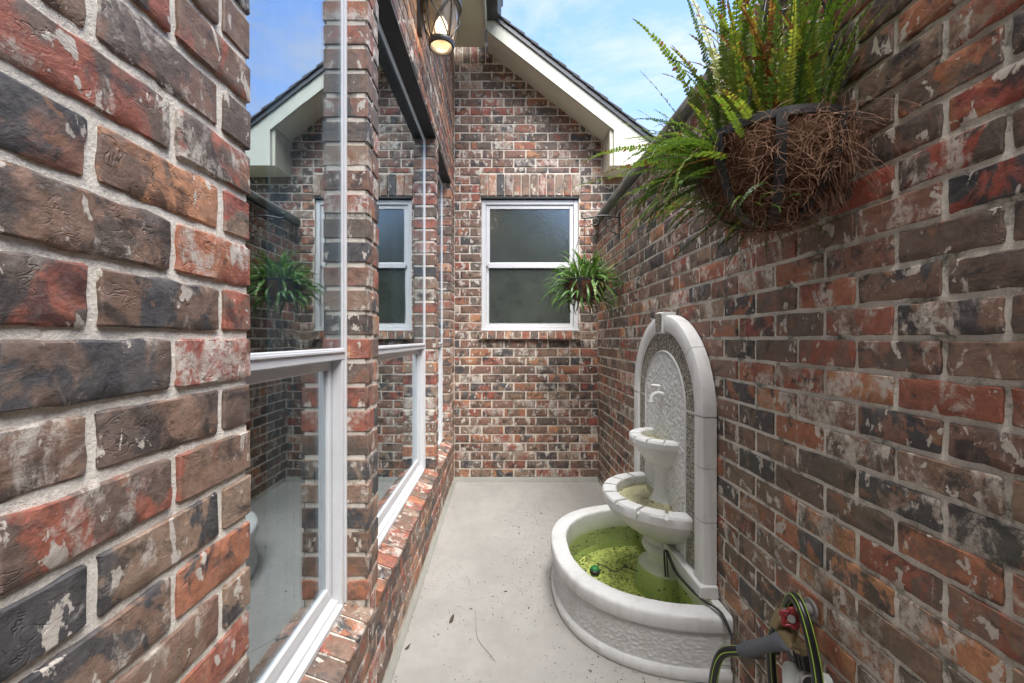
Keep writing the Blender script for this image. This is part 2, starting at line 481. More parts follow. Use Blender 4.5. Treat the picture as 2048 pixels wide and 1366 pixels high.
M_grip = paint('grey_rubber_grip', (.085, .095, .11), .5)
M_timer = paint('pale_timer_plastic', (.42, .44, .41), .45, .05, .3, (.25, .25, .22))
M_spring = paint('spring_steel', (.30, .28, .25), .35); M_spring.node_tree.nodes['Principled BSDF'].inputs['Metallic'].default_value = .8
M_pipe = paint('galvanised_pipe', (.22, .21, .20), .5, .3)

def emit(name, col, st):
    m = bpy.data.materials.new(name); m.use_nodes = True
    b = m.node_tree.nodes['Principled BSDF']
    b.inputs['Base Color'].default_value = (*col, 1); b.inputs['Emission Color'].default_value = (*col, 1); b.inputs['Emission Strength'].default_value = st
    return m
M_bulb = emit('frosted_bulb', (1.0, .80, .56), .9)
M_led = emit('green_lens', (.015, .16, .035), .04)
M_lampglass = glass_material('seeded_lamp_glass', (.95, .90, .82), .05, .1, .05, (.62, .48, .32), .22)

# ------------------------------------------------------------------ bricks
HC = .0796           # course height
LB = .203            # brick + joint
JT = .0132           # joint
FOC, CXP, CYP = 820., 1005., 677.

def brick_geo(L, Hh, D, seed, nx=6, nz=3, b=.0038, wob=.0016, rings=1):
    """front face in the plane y=0 looking to -Y, origin at the front centre"""
    us = [-L / 2, -L / 2 + b * 1.1] + [-L / 2 + b + (L - 2 * b) * i / (nx - 2) for i in range(1, nx - 2)] + [L / 2 - b * 1.1, L / 2]
    ws = [-Hh / 2, -Hh / 2 + b] + [-Hh / 2 + b + (Hh - 2 * b) * i / (nz - 1) for i in range(1, nz - 1)] + [Hh / 2 - b, Hh / 2]
    nu, nw = len(us), len(ws); o = Vector((seed * 13.7, seed * 7.1, seed * 3.3))
    vs_ = []
    def nz_(x, z, k): return noise.noise(Vector((x * 30, k * 9.1, z * 34)) + o) * .8 + noise.noise(Vector((x * 80, k * 5.1, z * 80)) + o) * .4
    for j, z in enumerate(ws):
        for i, x in enumerate(us):
            ei = i in (0, nu - 1); ej = j in (0, nw - 1)
            dx = nz_(x, z, 1) * wob * (1.3 if ei or ej else .3); dz = nz_(x, z, 2) * wob * (1.5 if ei or ej else .3)
            y = nz_(x * .6, z * .6, 3) * wob * .5
            if ei or ej: y += b * .8
            if ei and ej:
                dx -= math.copysign(b * .75, x); dz -= math.copysign(b * .75, z)
            vs_.append((x + dx, y, z + dz))
    fs = [(j * nu + i, j * nu + i + 1, (j + 1) * nu + i + 1, (j + 1) * nu + i) for j in range(nw - 1) for i in range(nu - 1)]
    per = [i for i in range(nu)] + [j * nu + nu - 1 for j in range(1, nw)] + [(nw - 1) * nu + i for i in range(nu - 2, -1, -1)] + [j * nu for j in range(nw - 2, 0, -1)]
    prev = per
    for r in range(1, rings + 1):
        yy = b + (D - b) * r / rings; base = len(vs_)
        for q in per:
            p = vs_[q]
            k = nz_(p[0] + r * .7, p[2] + r * .3, 5) * wob * (.9 if rings > 1 else 0)
            vs_.append((p[0] + k, yy, p[2] + k))
        cur = [base + q for q in range(len(per))]
        for q in range(len(per)):
            q2 = (q + 1) % len(per)
            fs.append((prev[q2], prev[q], cur[q], cur[q2]))
        prev = cur
    return vs_, fs
_cache = {}
def brick_mesh(L, Hh, D, var, mat, nx, nz, rings):
    key = (round(L, 3), round(Hh, 3), round(D, 3), var, mat.name, nx, nz, rings)
    if key not in _cache:
        v, f = brick_geo(L, Hh, D, var + 1 + L * 100, nx, nz, rings=rings, b=.0026, wob=.0032 if nx > 8 else .0023)
        me = bpy.data.meshes.new('brick'); me.from_pydata(v, [], f); me.materials.append(mat)
        me.polygons.foreach_set('use_smooth', [True] * len(me.polygons)); me.set_sharp_from_angle(angle=R(33)); me.update()
        _cache[key] = me
    return _cache[key]

# a wall face: 'frame' maps (u along wall, v up, d out of the face) to the world and yields the brick's rotation
class Face:
    def __init__(s, kind, off):
        s.kind = kind; s.off = off
        s.rot = {'back': 0, 'left': R(90), 'right': R(-90), 'rear': R(180)}[kind]
    def world(s, u, v, d=0):
        if s.kind == 'back': return Vector((u, s.off - d, v))
        if s.kind == 'left': return Vector((s.off + d, u, v))
        if s.kind == 'right': return Vector((s.off - d, u, v))
        return Vector((u, s.off + d, v))

def visible_area(c, L, Hh, face):
    """rough projected size, in square pixels, or 0 when out of the frame"""
    pts = [face.world(c[0] + a * L / 2, c[1] + b * Hh / 2) for a, b in ((-1, -1), (1, -1), (1, 1), (-1, 1))]
    if min(p.y for p in pts) < .12: return 0
    q = [(CXP + FOC * p.x / p.y, CYP - FOC * (p.z - H) / p.y) for p in pts]
    if max(a for a, b in q) < 0 or min(a for a, b in q) > 2048 or max(b for a, b in q) < 0 or min(b for a, b in q) > 1366: return 0
    A = 0
    for i in range(4): A += q[i][0] * q[(i + 1) % 4][1] - q[(i + 1) % 4][0] * q[i][1]
    return abs(A) / 2

def lay(bricks, face, parent, mat, limit=300, name='brick', D=.028):
    """bricks: (u, v, L, H, depth, proud, roll) -> the largest in view as parts, the rest as one part"""
    lst = sorted(bricks, key=lambda b: -visible_area((b[0], b[1]), b[2], b[3], face))
    rest = MB()
    for i, (u, v, L, Hh, dep, proud, roll) in enumerate(lst):
        A = visible_area((u, v), L, Hh, face)
        tone = random.random() * .9999
        Lq = round(L / .004) * .004 if L < .182 else .1898
        tgt = L if L < .182 else .1898
        if A > 5200: nx, nz = 12, 5
        else: nx, nz = 6, 3
        rings = 3 if dep > .05 else 1
        var = random.randrange(9)
        loc = face.world(u, v, proud)
        if i < limit and A > 0:
            me = brick_mesh(Lq, Hh, dep, var, mat, nx, nz, rings)
            o = put(name, me, parent); o.location = loc
            o.rotation_euler = (0, roll, face.rot); o['tone'] = tone
        else:
            vv, ff = brick_geo(Lq, Hh, dep, var + 1 + Lq * 100, 4 if L > .05 else 3, 2, rings=1)
            mt = Matrix.Translation(loc) @ Matrix.Rotation(face.rot, 4, 'Z')
            rest.cur = tone; rest.add([mt @ Vector(p) for p in vv], ff)
    if rest.v:
        o = rest.build('brickwork', mat, parent, smooth=True, tone=True, angle=R(33)); o['kind'] = 'stuff'

def courses(z0, z1, phase):
    """course centres between z0 and z1, bed joints at phase + k * HC"""
    k = math.floor((z0 - phase) / HC + .5); o = []
    while phase + (k + 1) * HC <= z1 + .012:
        o.append((k, phase + (k + .5) * HC)); k += 1
    return o
def row(u0, u1, ph, z, k, out_, dep=.028, minL=.022, hh=HC - JT):
    """running bond row of bricks from u0 to u1, head joints at ph + n*LB"""
    n = math.floor((u0 - ph) / LB)
    while True:
        a = ph + n * LB + JT / 2; b = ph + (n + 1) * LB - JT / 2
        a = max(a, u0); b = min(b, u1)
        if b - a > minL:
            out_.append(((a + b) / 2, z, b - a - random.uniform(0, .002), hh + random.uniform(-.002, .0015), dep, random.uniform(-.0015, .0022), random.uniform(-.006, .006)))
        n += 1
        if ph + n * LB > u1: break

def mortar_sheet(name, face, rects, depth, mat, parent, cell=None, thick=.02):
    m = MB()
    for (u0, u1, v0, v1) in rects:
        c = cell or max(u1 - u0, v1 - v0)
        nu = max(1, int((u1 - u0) / c)); nv = max(1, int((v1 - v0) / c))
        vs_ = []
        for j in range(nv + 1):
            for i in range(nu + 1):
                u = u0 + (u1 - u0) * i / nu; v = v0 + (v1 - v0) * j / nv
                d = -depth
                if cell: d += noise.noise(Vector((u * 55, v * 55, 3))) * .0022 + noise.noise(Vector((u * 16, v * 16, 8))) * .0016
                vs_.append(face.world(u, v, d))
        m.add(vs_, [(j * (nu + 1) + i, j * (nu + 1) + i + 1, (j + 1) * (nu + 1) + i + 1, (j + 1) * (nu + 1) + i) for j in range(nv) for i in range(nu)])
        # the body of the wall behind the joints
        pr = [face.world(u, v, d) for d in (-depth - .004, -depth - thick) for (u, v) in ((u0, v0), (u1, v0), (u1, v1), (u0, v1))]
        m.add(pr, [(0, 1, 2, 3), (7, 6, 5, 4), (0, 4, 5, 1), (1, 5, 6, 2), (2, 6, 7, 3), (3, 7, 4, 0)])
    return m.build(name, mat, parent, smooth=bool(cell))

# ------------------------------------------------------------------ ground
XL, XR, YB = -.444, .875, 3.786
m = MB(); m.box(-60, 60, -60, 60, -.4, -.06)
g = m.build('ground', M_soil); g['kind'] = 'structure'
m = MB()
nx_, ny_ = 60, 150
vs_ = []
for j in range(ny_ + 1):
    for i in range(nx_ + 1):
        x = -.60 + 1.62 * i / nx_; y = -3.2 + 7.1 * j / ny_
        vs_.append((x, y, noise.noise(Vector((x * 3, y * 3, 0))) * .0018))
m.add(vs_, [(j * (nx_ + 1) + i, j * (nx_ + 1) + i + 1, (j + 1) * (nx_ + 1) + i + 1, (j + 1) * (nx_ + 1) + i) for j in range(ny_) for i in range(nx_)])
m.box(-.60, 1.02, -3.2, 3.9, -.058, -.006)
g = m.build('patio', M_conc, smooth=True); g['kind'] = 'structure'

# ------------------------------------------------------------------ house side wall (left)
side = thing('house_side_wall', 'long brick house wall with three tall white windows along the left of the walkway', 'wall', (XL, 1.5, 0))
side_w = Vector((XL, 1.5, 0))
def child(o, par):            # keep world placement under a thing that stands away from the origin
    o.parent = par
    o.matrix_parent_inverse = Matrix.Translation(par.location).inverted()
    return o
class Parented:
    def __init__(s, th): s.th = th
def adopt(th):
    for o in [c for c in bpy.data.objects if c.parent == th]:
        o.matrix_parent_inverse = Matrix.Translation(th.location).inverted()

FL = Face('left', XL)
ZS, ZH = .447, 2.65                      # window opening, bottom and head
P1a, P1b = .723, 1.349                   # openings along Y
P2a, P2b = 1.469, 2.72
P3a, P3b = 2.84, 3.50
phL = 1.236
br = []; pier = []
Ztop = 3.98
for k, z in courses(0.02, Ztop, phL):
    odd = k % 2
    top = z + HC / 2; bot = z - HC / 2
    phA = .649 if odd == 1 else .556
    if top < .372:                      # under the sills: unbroken
        row(-.9, YB, phA, z, k, br)
    elif top > ZH + .02:
        row(-.9, YB, phA, z, k, br)
    elif bot < ZS - .03:
        # courses broken by the sill bricks
        row(-.9, P1a - .02, phA, z, k, br, .1)
        for a, b in ((P1b + .03, P2a - .03), (P2b + .03, P3a - .03), (P3b + .03, YB)):
            if b - a > .03: row(a, b, a if b - a < .2 else phA, z, k, br, .06)
    else:
        row(-.9, P1a, phA, z, k, br, .1)
        for a, b in ((P1b, P2a), (P2b, P3a)):
            s_ = a + (.066 if odd else .048)
            pier.append(((a + s_) / 2 - .002, z, s_ - a - .006, HC - JT + random.uniform(-.002, .001), .085, random.uniform(-.001, .0025), 0))
            pier.append(((s_ + b) / 2 + .003, z, b - s_ - .008, HC - JT + random.uniform(-.002, .001), .085, random.uniform(-.001, .0025), 0))
        s_ = P3b + (.10 if odd else .19)
        pier.append(((P3b + s_ - JT / 2) / 2, z, s_ - P3b - JT / 2, HC - JT, .085, 0, 0))
        row(s_, YB, s_, z, k, br)
lay(br + pier, FL, side, M_brick, 300)
dm = .0048
mortar_sheet('mortar', FL, [(.05, P1a - .006, .0, ZH - .06)], dm, M_mortarL, side, cell=.011, thick=.09)
mortar_sheet('mortar', FL, [(-.9, YB, 0, ZS - .085), (-.9, .05, ZS - .085, ZH - .06), (P1b + .004, P2a - .004, ZS - .085, ZH), (P2b + .005, P3a - .005, ZS - .085, ZH),
                            (P3b + .009, YB + .02, ZS - .085, ZH), (-.9, YB, ZH + .0, Ztop)], dm, M_mortarB, side, thick=.09)
# steel lintels
for a, b in ((P1a, P1b), (P2a, P2b), (P3a, P3b)):
    m = MB(); m.bbox(XL - .085, XL + .003, a - .004, b + .004, ZH - .012, ZH - .001, .001)
    m.build('lintel', M_steel_lintel, side)
# sloping sill bricks
for a, b in ((.60, P1b + .022), (P2a - .02, P2b + .02), (P3a - .02, P3b + .02)):
    n = round((b - a) / .0775); st = (b - a) / n
    sl = MB()
    for i in range(n):
        y0 = a + i * st + .005; y1 = a + (i + 1) * st - .005
        v, f = brick_geo(y1 - y0, .118, .058, random.randrange(99), 5, 4, b=.004, wob=.0022, rings=1)
        me = bpy.data.meshes.new('sill_brick'); me.from_pydata(v, [], f); me.materials.append(M_brick)
        me.polygons.foreach_set('use_smooth', [True] * len(me.polygons)); me.set_sharp_from_angle(angle=R(33)); me.update()
        o = put('sill_brick', me, side)
        # face normal -Y is turned up and leaned outward, long side across the wall
        e = Matrix.Rotation(R(19), 4, 'Y') @ Matrix.Rotation(R(90), 4, 'Z') @ Matrix.Rotation(R(-90), 4, 'X')
        o.matrix_basis = Matrix.Translation((XL - .036, (y0 + y1) / 2, .4315 + random.uniform(-.0015, .0015))) @ e
        o['tone'] = random.random()
    sl.prism([(XL - .012, .352), (XL + .006, .4085), (XL - .095, .4455), (XL - .095, .35)], lambda p, q, d: (p, d, q), a + .006, b - .006)
    sl.build('sill_mortar', M_mortarB, side)
# soffit, fascia, gutter and roof of the eave
XE = -.135
m = MB(); m.box(XL - .02, XE - .02, -2.2, 3.55, Ztop, Ztop + .014)
m.bbox(XL + .002, XL + .05, -2.2, 3.55, Ztop - .055, Ztop - .001, .004)
m.box(XL - .02, XE - .02, 3.551, YB - .03, Ztop, Ztop + .014)
m.build('soffit', M_soffit, side)
m = MB(); m.bbox(XE - .02, XE, -2.2, 3.51, Ztop - .02, Ztop + .16, .003); m.build('fascia', M_trim, side)
m = MB()
m.prism([(XE + .002, 4.03), (XE + .095, 4.03), (XE + .125, 4.07), (XE + .125, 4.135), (XE + .14, 4.15), (XE + .132, 4.155), (XE + .12, 4.14), (XE + .118, 4.075), (XE + .09, 4.036), (XE + .006, 4.036)],
        lambda a, b, d: (a, d, b), -2.2, 3.50)
m.box(XE + .002, XE + .125, 3.497, 3.503, 4.03, 4.15)
m.build('gutter', M_gutter, side)
m = MB()
for i in range(14):       # shingle courses climbing to the left
    x1 = XE + .02 - i * .14; z = 4.15 + i * .112
    m.prism([(x1, z), (x1, z + .012), (x1 - .17, z + .142), (x1 - .17, z + .126)], lambda a, b, d: (a, d, b), -2.3, 3.5)
m.build('roof', M_shingle, side)

# tall windows in the side wall
XW = XL - .070             # outer face of the window frames
for wi, (a, b) in enumerate(((P1a, P1b), (P2a, P2b), (P3a, P3b))):
    wo = put('window', None, side)
    z0, z1, zm = ZS, ZH - .012, 1.26
    # outer frame
    m = MB()
    m.bbox(XW - .06, XW, a, a + .036, z0, zm, .002); m.bbox(XW - .06, XW, b - .036, b, z0, zm, .002)
    m.bbox(XW - .06, XW, a, a + .033, zm + .001, z1, .002); m.bbox(XW - .06, XW, b - .033, b, zm + .001, z1, .002)
    m.bbox(XW - .06, XW, a + .037, b - .037, z1 - .034, z1, .002)
    m.bbox(XW - .008, XW + .004, a + .001, a + .012, z0, z1, .001); m.bbox(XW - .008, XW + .004, b - .012, b - .001, z0, z1, .001)
    m.build('frame', M_vinyl, wo)
    m = MB()      # sloped bottom rail, three steps
    m.prism([(XW + .004, z0 - .004), (XW + .004, z0 + .010), (XW - .012, z0 + .014), (XW - .013, z0 + .024), (XW - .034, z0 + .029), (XW - .035, z0 + .040), (XW - .06, z0 + .044), (XW - .06, z0 - .004)],
            lambda p, q, d: (p, d, q), a + .0365, b - .0365)
    m.build('sill', M_vinyl, wo)
    m = MB(); m.bbox(XW - .028, XW + .002, a + .012, b - .012, zm - .018, zm + .020, .003); m.bbox(XW - .010, XW + .007, a + .02, b - .02, zm + .006, zm + .013, .001)
    m.build('meeting_rail', M_vinyl, wo)
    # lower sash set back in its track
    m = MB(); xs = XW - .030
    m.bbox(xs - .018, xs, a + .046, a + .068, z0 + .046, zm - .02, .002); m.bbox(xs - .018, xs, b - .068, b - .046, z0 + .046, zm - .02, .002)
    m.bbox(xs - .018, xs, a + .069, b - .069, z0 + .046, z0 + .080, .002); m.bbox(xs - .018, xs, a + .069, b - .069, zm - .05, zm - .02, .002)
    m.build('sash', M_vinyl, wo)
    m = MB()
    m.box(XW - .055, XW - .030, b - .0455, b - .037, z0 + .05, zm - .02); m.box(XW - .055, XW - .030, a + .037, a + .0455, z0 + .05, zm - .02)
    m.build('track', M_vinyl_grey, wo)
    m = MB(); m.box(xs - .012, xs - .008, a + .066, b - .066, z0 + .078, zm - .048); m.build('pane', M_glass, wo)
    m = MB(); m.box(XW - .007, XW - .003, a + .032, b - .032, zm + .018, z1 - .032); m.build('pane', M_glass, wo)
adopt(side)
# dim room behind the windows
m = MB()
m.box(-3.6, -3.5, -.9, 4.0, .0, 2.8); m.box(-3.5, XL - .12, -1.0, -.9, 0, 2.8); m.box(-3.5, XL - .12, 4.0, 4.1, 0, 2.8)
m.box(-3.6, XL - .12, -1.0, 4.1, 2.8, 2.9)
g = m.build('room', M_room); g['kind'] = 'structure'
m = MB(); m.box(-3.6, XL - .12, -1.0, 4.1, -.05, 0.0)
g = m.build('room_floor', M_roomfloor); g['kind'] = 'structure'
for a, b, lb_ in ((1.22, 1.62, 'pale blue curtain hanging inside between the first and second tall windows'), (2.62, 2.98, 'pale blue curtain hanging inside between the second and third tall windows')):
    m = MB(); n = 48; vs_ = []
    for i in range(n + 1):
        y = a + (b - a) * i / n; x = XL - .26 + .022 * math.sin(i * 1.05)
        vs_ += [(x, y, .05), (x + .004, y, 2.66)]
    m.add(vs_, [(i * 2, i * 2 + 2, i * 2 + 3, i * 2 + 1) for i in range(n)])
    tag(m.build('curtain', M_curtain, smooth=True), lb_, 'curtain', 'curtains inside the tall windows')

# ------------------------------------------------------------------ gable wall (back)
gab = thing('gable_wall', 'brick gable wall with a white window closing the far end of the walkway', 'wall', (.2, YB, 0))
FB = Face('back', YB)
SL = .782
def c_line(x, c): return c - SL * x + H         # height of a rake line at x
phB = 1.221 
WX0, WX1, WZ0, WZ1 = -.198, .706, 1.386, 2.597
br = []; XB1 = 1.30
zsol = 3.853
for k, z in courses(.02, 4.0, phB):
    top = z + HC / 2; bot = z - HC / 2
    odd = k % 2
    ph = -.301 if odd else -.392
    lim = min(XB1, (2.69 + H - top) / SL)
    if top > zsol + .01: continue
    hh = HC - JT
    if k == 20:          # thin cut bricks over the window soldiers
        row(WX0, WX1, ph, z + .0135, k, br, .028, .022, .040)
        for a, b in ((XL + .004, WX0 - .012), (WX1 + .012, lim)): row(a, b, ph, z, k, br)
        continue
    segs = [(XL, lim)]
    if bot > WZ0 - .02 and bot < WZ1 + .20: segs = [(XL, WX0), (WX1, lim)]
    if bot < WZ0 - .01 and top > WZ0 - .06: segs = [(XL, WX0 - .016), (WX1 + .016, lim)]
    if bot >= WZ0 - .02 and top > WZ1 + .01 and bot < WZ1 + .225: segs = [(XL, WX0 - .012), (WX1 + .012, lim)]
    for a, b in segs:
        if b - a > .03: row(a + .004, b, ph, z, k, br)
lay(br, FB, gab, M_brickB, 300)
# vertical soldier bricks over the window and under the soffit
def soldiers(x0, x1, z0, z1, name, proud=0.004):
    n = round((x1 - x0) / .0765); st = (x1 - x0) / n
    for i in range(n):
        if z1 > 3.6 and c_line(x0 + (i + 1) * st, 2.70) < z1 - .06: continue
        v, f = brick_geo(st - .010, z1 - z0 - .006, .05, random.randrange(99), 5, 5, b=.0036, wob=.0018, rings=1)
        me = bpy.data.meshes.new(name); me.from_pydata(v, [], f); me.materials.append(M_brickB)
        me.polygons.foreach_set('use_smooth', [True] * len(me.polygons)); me.set_sharp_from_angle(angle=R(33)); me.update()
        o = put(name, me, gab); o.location = (x0 + (i + .5) * st, YB - proud + random.uniform(-.001, .001), (z0 + z1) / 2); o['tone'] = random.random()
soldiers(WX0 - .012, WX1 + .012, WZ1 + .028, WZ1 + .230, 'soldier_brick', .009)
soldiers(XL + .006, XL + .43, zsol, zsol + .16, 'soldier_brick', .001)
# sill of header bricks
n = 12; st = (WX1 - WX0 + .03) / n
for i in range(n):
    v, f = brick_geo(st - .009, .072, .09, random.randrange(99), 5, 4, b=.004, wob=.002, rings=2)
    me = bpy.data.meshes.new('sill_brick'); me.from_pydata(v, [], f); me.materials.append(M_brickG)
    me.polygons.foreach_set('use_smooth', [True] * len(me.polygons)); me.set_sharp_from_angle(angle=R(33)); me.update()
    o = put('sill_brick', me, gab); o.location = (WX0 - .015 + (i + .5) * st, YB - .038, WZ0 - .046); o.rotation_euler = (R(-4), 0, 0); o['tone'] = random.random()
m = MB(); m.box(WX0 - .013, WX1 + .013, YB - .032, YB + .05, WZ0 - .078, WZ0 - .012); m.build('sill_mortar', M_mortarB, gab)
mortar_sheet('mortar', FB, [(XL - .05, WX0, 0, 3.45), (WX1, XB1, 0, 2.95), (WX0, WX1, 0, WZ0 - .02), (WX0, WX1, WZ1 + .02, 3.17), (XL - .05, -.0, 3.45, 4.05)], .0055, M_mortarB, gab, thick=.10)
m = MB()
m.prism([(0, 3.451), (.0, c_line(0, 2.67)), (.60, c_line(.60, 2.67)), (.60, 3.171), (0, 3.171)], lambda a, b, d: (a, d, b), YB + .0056, YB + .10)
m.prism([(WX1, 2.951), (WX1, c_line(WX1, 2.67)), (1.30, c_line(1.30, 2.67)), (1.30, 2.9511)], lambda a, b, d: (a, d, b), YB + .0058, YB + .10)
m.prism([(.0, 3.451), (0, 3.1711), (WX0, 3.1711), (WX0, 3.451)], lambda a, b, d: (a, d, b), YB + .0057, YB + .10)
m.prism([(.6, 3.1711), (.6, c_line(.6, 2.67)), (WX1 + .001, c_line(WX1, 2.67)), (WX1 + .001, 2.951)], lambda a, b, d: (a, d, b), YB + .0059, YB + .10)
m.build('mortar', M_mortarB, gab)
m = MB(); m.bbox(WX0 - .004, WX1 + .004, YB - .002, YB + .08, WZ1 + .006, WZ1 + .024, .001); m.build('lintel', M_steel_lintel, gab)
# kerb of smeared concrete at the foot
m = MB(); n = 60
vs_ = []
for i in range(n + 1):
    x = XL + (XR - XL) * i / n
    w_ = .045 + noise.noise(Vector((x * 9, 1, 0))) * .012; h_ = .034 + noise.noise(Vector((x * 14, 5, 0))) * .006
    vs_ += [(x, YB - w_, -.002), (x, YB - w_ * .7, h_ * .8), (x, YB + .01, h_)]
m.add(vs_, [(i * 3 + j, (i + 1) * 3 + j, (i + 1) * 3 + j + 1, i * 3 + j + 1) for i in range(n) for j in (0, 1)])
m.build('footing', M_footing, gab, smooth=True)
# window
wo = put('window', None, gab)
YW = YB + .022
m = MB(); F_ = .044
m.bbox(WX0 + .002, WX0 + F_, YW, YW + .07, WZ0, WZ1, .003); m.bbox(WX1 - F_, WX1 - .002, YW, YW + .07, WZ0, WZ1, .003)
m.bbox(WX0 + F_ + .001, WX1 - F_ - .001, YW, YW + .07, WZ1 - F_, WZ1, .003); m.bbox(WX0 + F_ + .001, WX1 - F_ - .001, YW, YW + .07, WZ0, WZ0 + .040, .003)
m.bbox(WX0 - .004, WX1 + .004, YW - .012, YW - .001, WZ0 - .004, WZ0 + .012, .002)
m.build('frame', M_vinyl, wo)
for (z0, z1, yy, gm) in ((1.985, WZ1 - F_ - .002, YW + .012, M_rain), (WZ0 + .042, 1.985, YW + .026, M_rain)):
    m = MB(); a, b = WX0 + F_ + .002, WX1 - F_ - .002; t = .034
    m.bbox(a, a + t, yy, yy + .03, z0, z1, .002); m.bbox(b - t, b, yy, yy + .03, z0, z1, .002)
    m.bbox(a + t + .001, b - t - .001, yy, yy + .03, z0, z0 + t, .002); m.bbox(a + t + .001, b - t - .001, yy, yy + .03, z1 - t, z1, .002)
    m.build('sash', M_vinyl, wo)
    m = MB(); m.box(a + t - .002, b - t + .002, yy + .012, yy + .016, z0 + t - .002, z1 - t + .002); m.build('pane', gm, wo)
m = MB(); m.bbox(WX0 + F_ + .02, WX1 - F_ - .02, YW + .004, YW + .022, 1.965, 2.012, .003); m.build('meeting_rail', M_vinyl, wo)
m = MB(); m.box(WX0 + F_ + .03, WX1 - F_ - .03, YW + .022, YW + .0235, WZ0 + .07, 1.966)
M_scr = glass_material('fine_window_screen', (.30, .32, .31), .05, .02, .25, (.05, .058, .05))
m.build('insect_screen', M_scr, wo)
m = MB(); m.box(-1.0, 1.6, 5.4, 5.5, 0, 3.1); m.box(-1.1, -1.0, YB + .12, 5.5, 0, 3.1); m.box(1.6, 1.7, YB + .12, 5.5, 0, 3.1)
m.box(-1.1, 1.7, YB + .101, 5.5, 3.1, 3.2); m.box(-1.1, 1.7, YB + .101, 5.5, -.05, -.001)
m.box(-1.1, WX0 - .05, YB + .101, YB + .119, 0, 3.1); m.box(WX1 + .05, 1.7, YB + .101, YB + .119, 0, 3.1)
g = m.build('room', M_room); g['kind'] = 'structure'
# rake overhang
YR = 3.52
m = MB()
xa = XE + .002
m.prism([(xa, c_line(xa, 2.538)), (.925, c_line(.925, 2.538)), (.925, c_line(.925, 2.556)), (xa, c_line(xa, 2.556))], lambda a, b, d: (a, d, b), YR + .012, YB + .004)
m.box(.925, .9545, YR + .012, YB + .004, 2.80, c_line(.94, 2.545)); m.box(.955, 1.40, YR + .012, YB + .004, 2.80, 2.816)
m.build('soffit', M_soffit, gab)
m = MB(); x_end = 1.34
m.prism([(xa, c_line(xa, 2.535)), (.955, c_line(.955, 2.535)), (.955, 2.792), (x_end, 2.792), (x_end, c_line(x_end, 2.672)), (xa, c_line(xa, 2.672))],
        lambda a, b, d: (a, d, b), YR - .010, YR + .011)
m.build('rake_board', M_trim, gab)
m = MB(); m.prism([(xa, c_line(xa, 2.6725)), (x_end, c_line(x_end, 2.6725)), (x_end, c_line(x_end, 2.715)), (xa, c_line(xa, 2.715))], lambda a, b, d: (a, d, b), YR - .024, YR + .011)
m.build('drip_edge', M_gutter, gab)
sh_me = {}
for i in range(13):            # shingle courses seen on edge
    x0 = 1.36 - i * .118
    m = MB(); m.prism([(x0 + .01, c_line(x0 + .01, 2.725)), (x0 - .17, c_line(x0 - .17, 2.716)), (x0 - .17, c_line(x0 - .17, 2.722)), (x0 + .01, c_line(x0 + .01, 2.745))],
                      lambda a, b, d: (a, d, b), YR - .036 - random.uniform(0, .004), YB + 1.8)
    m.build('shingle_course', M_shingle, gab)
adopt(gab)

# ------------------------------------------------------------------ garden wall (right)
gw = thing('garden_wall', 'weathered brick garden wall with a rounded grey coping along the right side', 'wall', (XR, 1.5, 0))
FR = Face('right', XR)
phR = 1.2314
br = []
for k, z in courses(0.0, 2.36, phR):
    ph = .8126 if k % 2 == 0 else .711
    row(-2.85, YB - .004, ph, z, k, br)
lay(br, FR, gw, M_brickG, 300)
mortar_sheet('mortar', FR, [(.30, 2.2, 0, 2.35)], .0048, M_mortarR, gw, cell=.0125, thick=.2)
mortar_sheet('mortar', FR, [(-2.85, .30, 0, 2.35), (2.2, YB, 0, 2.35)], .0048, M_mortarR, gw, thick=.2)
ys = [-2.85, -1.6, -.4, .80, 2.02, 3.24, YB + .0]
for a, b in zip(ys[:-1], ys[1:]):
    m = MB(); n = 24; prof = []
    for i in range(9):
        t = PI / 2 + PI / 2 * i / 8
        prof.append((.872 + .034 * math.cos(t) * 1.0, 2.40 + .034 * math.sin(t)))
    prof = [(1.08, 2.430)] + prof + [(.838, 2.372), (.85, 2.358), (1.08, 2.356)]
    vs_ = []
    for i in range(n + 1):
        y = a + (b - a) * i / n - (.0015 if i == n else 0) + (.0015 if i == 0 else 0)
        for (x, z) in prof:
            q = noise.noise(Vector((x * 20, y * 9, z * 20))) * .0028
            vs_.append((x + q, y, z + q))
    k_ = len(prof)
    m.add(vs_, [(i * k_ + j, (i + 1) * k_ + j, (i + 1) * k_ + (j + 1) % k_, i * k_ + (j + 1) % k_) for i in range(n) for j in range(k_)] + [tuple(range(k_)), tuple(n * k_ + j for j in range(k_ - 1, -1, -1))])
    m.build('coping', M_cope, gw, smooth=True, angle=R(40))
adopt(gw)

# rear of the yard behind the viewer (seen only in the glass)
rw = thing('rear_wall', 'tall brick gable closing the near end of the yard, reflected in the far window', 'wall', (0, -2.9, 0))
FQ = Face('rear', -2.9)
br = []
for k, z in courses(0, 5.8, .03):
    lim = 1.2 + (4.55 - z) / .8
    row(-2.4, min(3.2, lim), (k % 2) * .1, z, k, br)
lay(br, FQ, rw, M_brick, 0)
m = MB(); m.prism([(-2.4, 0), (3.2, 0), (3.2, 2.92), (-.4, 5.8), (-2.4, 5.8)], lambda a, b, d: (a, d, b), -3.1, -2.906); m.build('mortar', M_mortarB, rw)
m = MB(); m.prism([(3.5, 2.75), (-.5, 5.95), (-.5, 6.13), (3.5, 2.93)], lambda a, b, d: (a, d, b), -3.1, -2.6); m.build('rake_board', M_trim, rw)
adopt(rw)

